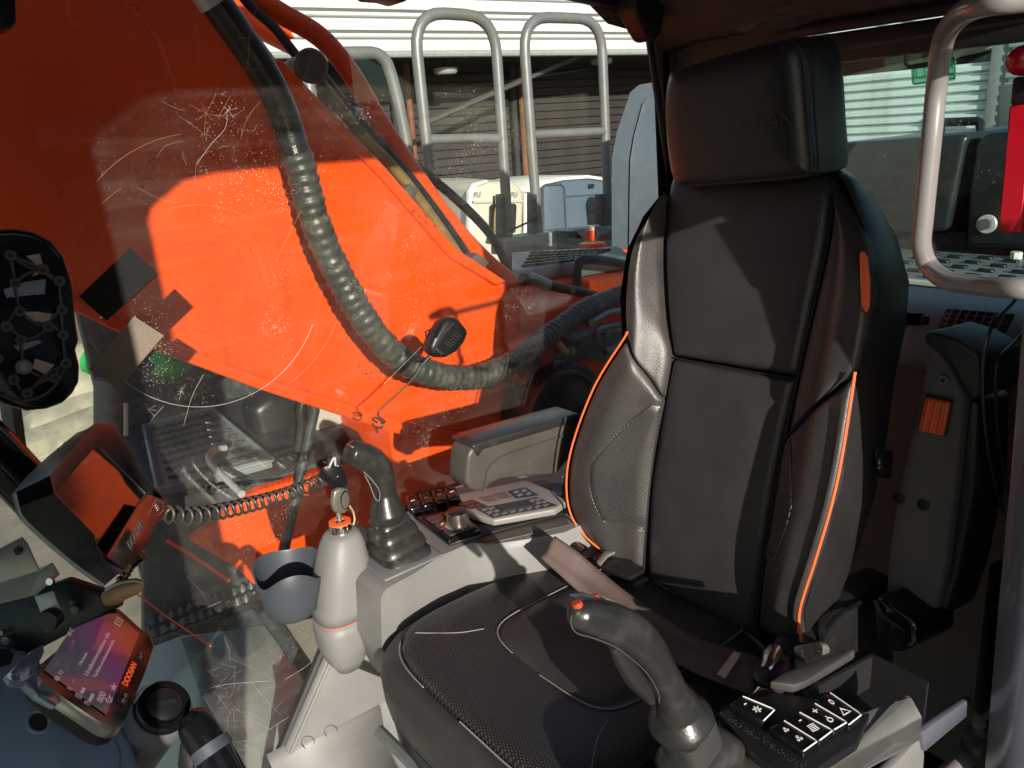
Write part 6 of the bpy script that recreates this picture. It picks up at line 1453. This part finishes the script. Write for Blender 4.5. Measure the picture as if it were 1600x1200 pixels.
# cable bundle with cream sleeve
cbn = thing('cable_bundle', 'cream sleeved cable end with a black and gold rope behind the monitors', 'cable', D(190,925,1.0))
tube('sleeve', [D(166,936,.99), D(180,930,.99), D(195,924,.99), D(212,918,.99), D(221,913,.99)], [.010,.0125,.010,.009,.005], 'cream', cbn, n=14, up=V3((0,0,1)))
tube('tie', spline([D(166,922,.985), D(185,912,.985), D(210,907,.985), D(222,910,.985)], 4), .003, 'trim_silver', cbn, n=8)
rp = spline([D(188,912,1.0), D(197,896,1.0), D(203,885,1.0), D(210,877,1.0)], 6)
tube('rope', rp, [.0055+.0015*(i % 3 == 0) for i in range(len(rp))], 'gloss_black', cbn, n=10)
for i in range(2, len(rp)-1, 3): tube('rope_strand', [rp[i]+_r*.004-_b*-.004, rp[i]-_r*.005+_u*.004+_b*.004], .0026, 'cream', cbn, n=6)
tube('plug', [D(208,879,1.0), D(222,868,1.0)], .0075, 'gloss_black', cbn, n=12)
# coiled cord from the monitor back to the plug
base_l = spline([D(258,803,.955), D(300,806,1.0), D(350,798,1.06), D(400,786,1.13), D(440,775,1.19), D(480,760,1.25), D(515,744,1.30), D(524,736,1.31)], 14)
Ls = [0]
for i in range(1, len(base_l)): Ls.append(Ls[-1]+(base_l[i]-base_l[i-1]).length)
TURN, PTS = 23, 18; hel = []
fr_ = frames(base_l, up=V3((0,0,1)))
for i in range(TURN*PTS+1):
    s = Ls[-1]*i/(TURN*PTS); k = max(0, next((q for q in range(len(Ls)) if Ls[q] >= s), len(Ls)-1)-1); k = min(k, len(base_l)-2)
    u = (s-Ls[k])/max(1e-9, Ls[k+1]-Ls[k]); p = base_l[k]*(1-u)+base_l[k+1]*u; t_, n_, b_ = fr_[k]; a = 2*math.pi*i/PTS
    hel.append(p + n_*math.cos(a)*.0102 + b_*math.sin(a)*.0102)
tag(tube('coiled_cord', hel, .0023, 'coil', n=6, sharp=0), 'dark coiled cord stretched from the hooded monitor to the plug', 'cord')
# microphone on the window
YM = -.515
mic = thing('microphone', 'black hand microphone hanging on the window in front of the boom', 'microphone', U(672,556,'y',YM))
mo_ = [(668,550),(668,540),(676,522),(688,503),(698,496),(705,495),(714,499),(726,514),(727,520),(722,533),(708,549),(692,558),(678,558),(673,556)]
Pm = [U(a,b,'y',YM) for a,b in mo_]; cm = sum(Pm, V3((0,0,0)))/len(Pm)
loft('mic_body', [[cm+(p-cm)*k+V3((0,d,0)) for p in Pm] for k, d in ((.80,-.022),(.96,-.018),(1.0,-.010),(1.0,.002),(.95,.009),(.80,.012),(.3,.0125))], 'black_plastic', mic, sharp=50)
for i in range(5):
    a, b = (699-i*2.2, 520+i*5.2), (714-i*2.4, 533+i*4.2) if False else (712-i*1.5, 531+i*3.2)
for i in range(6): tube('grille_slot', [U(695+i*3.2,536-i*3.6,'y',YM+.0135), U(706+i*2.8,543-i*3.4,'y',YM+.0125)], .0007, 'arm_grey', mic, n=5)
tube('badge', [U(a,b,'y',YM+.0135) for a,b in ((683,544),(692,552),(690,553.5),(682,546),(683,544))], .0008, 'arm_grey', mic, n=5)
tube('talk_button', [U(680,528,'y',YM+.008), U(693,505,'y',YM+.008)], .004, 'gloss_black', mic, n=8)
tube('edge_line', [U(690,526,'y',YM+.012), U(709,505,'y',YM+.012)], .0008, 'arm_grey', mic, n=5)
tube('clip', [U(668,545,'y',YM-.01), U(665,518,'y',YM-.02), U(679,512,'y',YM-.02)], .0018, 'black_steel', mic, n=6)
mw = thing('spiral_lead', 'thin dark cord from the microphone down to a few loose coils', 'cord', U(590,668,'y',YM))
tube('strain_relief', [U(671,557,'y',YM), U(657,573,'y',YM)], [.0042,.0028], 'black_plastic', mw, n=8)
cd = [(660,570),(648,588),(632,605),(612,624),(598,636),(592,643),(591,650),(598,655),(601,660),(590,660),(582,655),(588,653),(598,660),(596,668),(586,667),(582,662),(588,670),(590,676)]
tube('cord', spline([U(a,b,'y',YM+(.006*math.sin(i*1.9) if i > 5 else 0)) for i,(a,b) in enumerate(cd)], 6), .0017, 'coil', mw, n=8)

# ================================================================== FRONT DASH CORNER
da = thing('dash_corner', 'blue grey moulded dash corner under the touchscreen with a round hole', 'dash', D(110,1180,.95))
Nd = plane_n(110, 60); Pd = D(110,1130,.93)
def dd(px, py, o=0.0): return UP(px, py, Pd+Nd*o, Nd)
dp = [(-80,1020),(0,1004),(40,1012),(90,1050),(170,1100),(205,1150),(222,1200),(240,1290),(-80,1290)]
prism('dash_shell', [dd(a,b) for a,b in dp], -Nd*.06, 'dash_grey', da, bevel=.012, seg=3)
Rr = [dd(60+18*math.cos(t), 1128+17*math.sin(t), .0015) for t in [i*6.283/24 for i in range(25)]]
tube('hole_rim', Rr, .0022, 'dash_grey', da, n=8)
obj('hole', [dd(60+15.5*math.cos(t), 1128+14.5*math.sin(t), .0012) for t in [i*6.283/24 for i in range(24)]], [tuple(range(24))], 'key_face', da, recalc=False)
prism('socket_recess', [dd(a,b,.001) for a,b in ((-20,1030),(-10,1015),(14,1014),(22,1024),(16,1038),(-6,1044))], Nd*.001, 'seal', da)
tube('seam', spline([dd(176,1152,.001), dd(188,1180,.001), dd(184,1230,.001)], 4), .0009, 'mid_grey', da, n=5)
co = thing('round_column', 'grey column with a round black cap beside the touchscreen', 'column', D(250,1190,.98))
axc = plane_n(118, 52)
cc_ = D(256,1103,.95)
lathe('column_tube', cc_-axc*.16, axc, [(0,.030),(.10,.034),(.145,.037),(.155,.036)], 'mid_grey', co, n=28)
lathe('cap', cc_-axc*.012, axc, [(0,.0345),(.010,.0345),(.016,.031),(.017,.024),(.014,.0225)], 'gloss_black', co, n=28)
lathe('cap_dial', cc_-axc*.0, axc, [(0,.0215),(.006,.0205),(.009,.014),(.009,.004)], 'black_plastic', co, n=24)
prism('cap_groove', [cc_+axc*.0095+V3((a,b,0)).cross(axc)*1.0 for a,b in ((-.003,-.014),(.003,-.014),(.003,.014),(-.003,.014))], axc*.001, 'seal', co)
prism('column_clip', [D(a,b,.945) for a,b in ((280,1162),(300,1150),(302,1200),(296,1216),(276,1200))], _b*-.012, 'black_plastic', co, bevel=.003)
lv = thing('travel_lever', 'black lever grip in two segments at the bottom edge', 'lever', D(345,1230,.90))
tube('grip', spline([D(293,1116,.915), D(303,1128,.915), D(316,1150,.91), D(330,1172,.905)], 5), [.010,.0195,.0215,.0225,.0225], 'gloss_black', lv, n=22)
tube('grip_band', [D(326,1163,.907), D(335,1179,.904)], .0238, 'cup_grey', lv, n=22)
tube('grip_lower', [D(335,1178,.904), D(362,1240,.89)], [.0225,.026], 'gloss_black', lv, n=22)
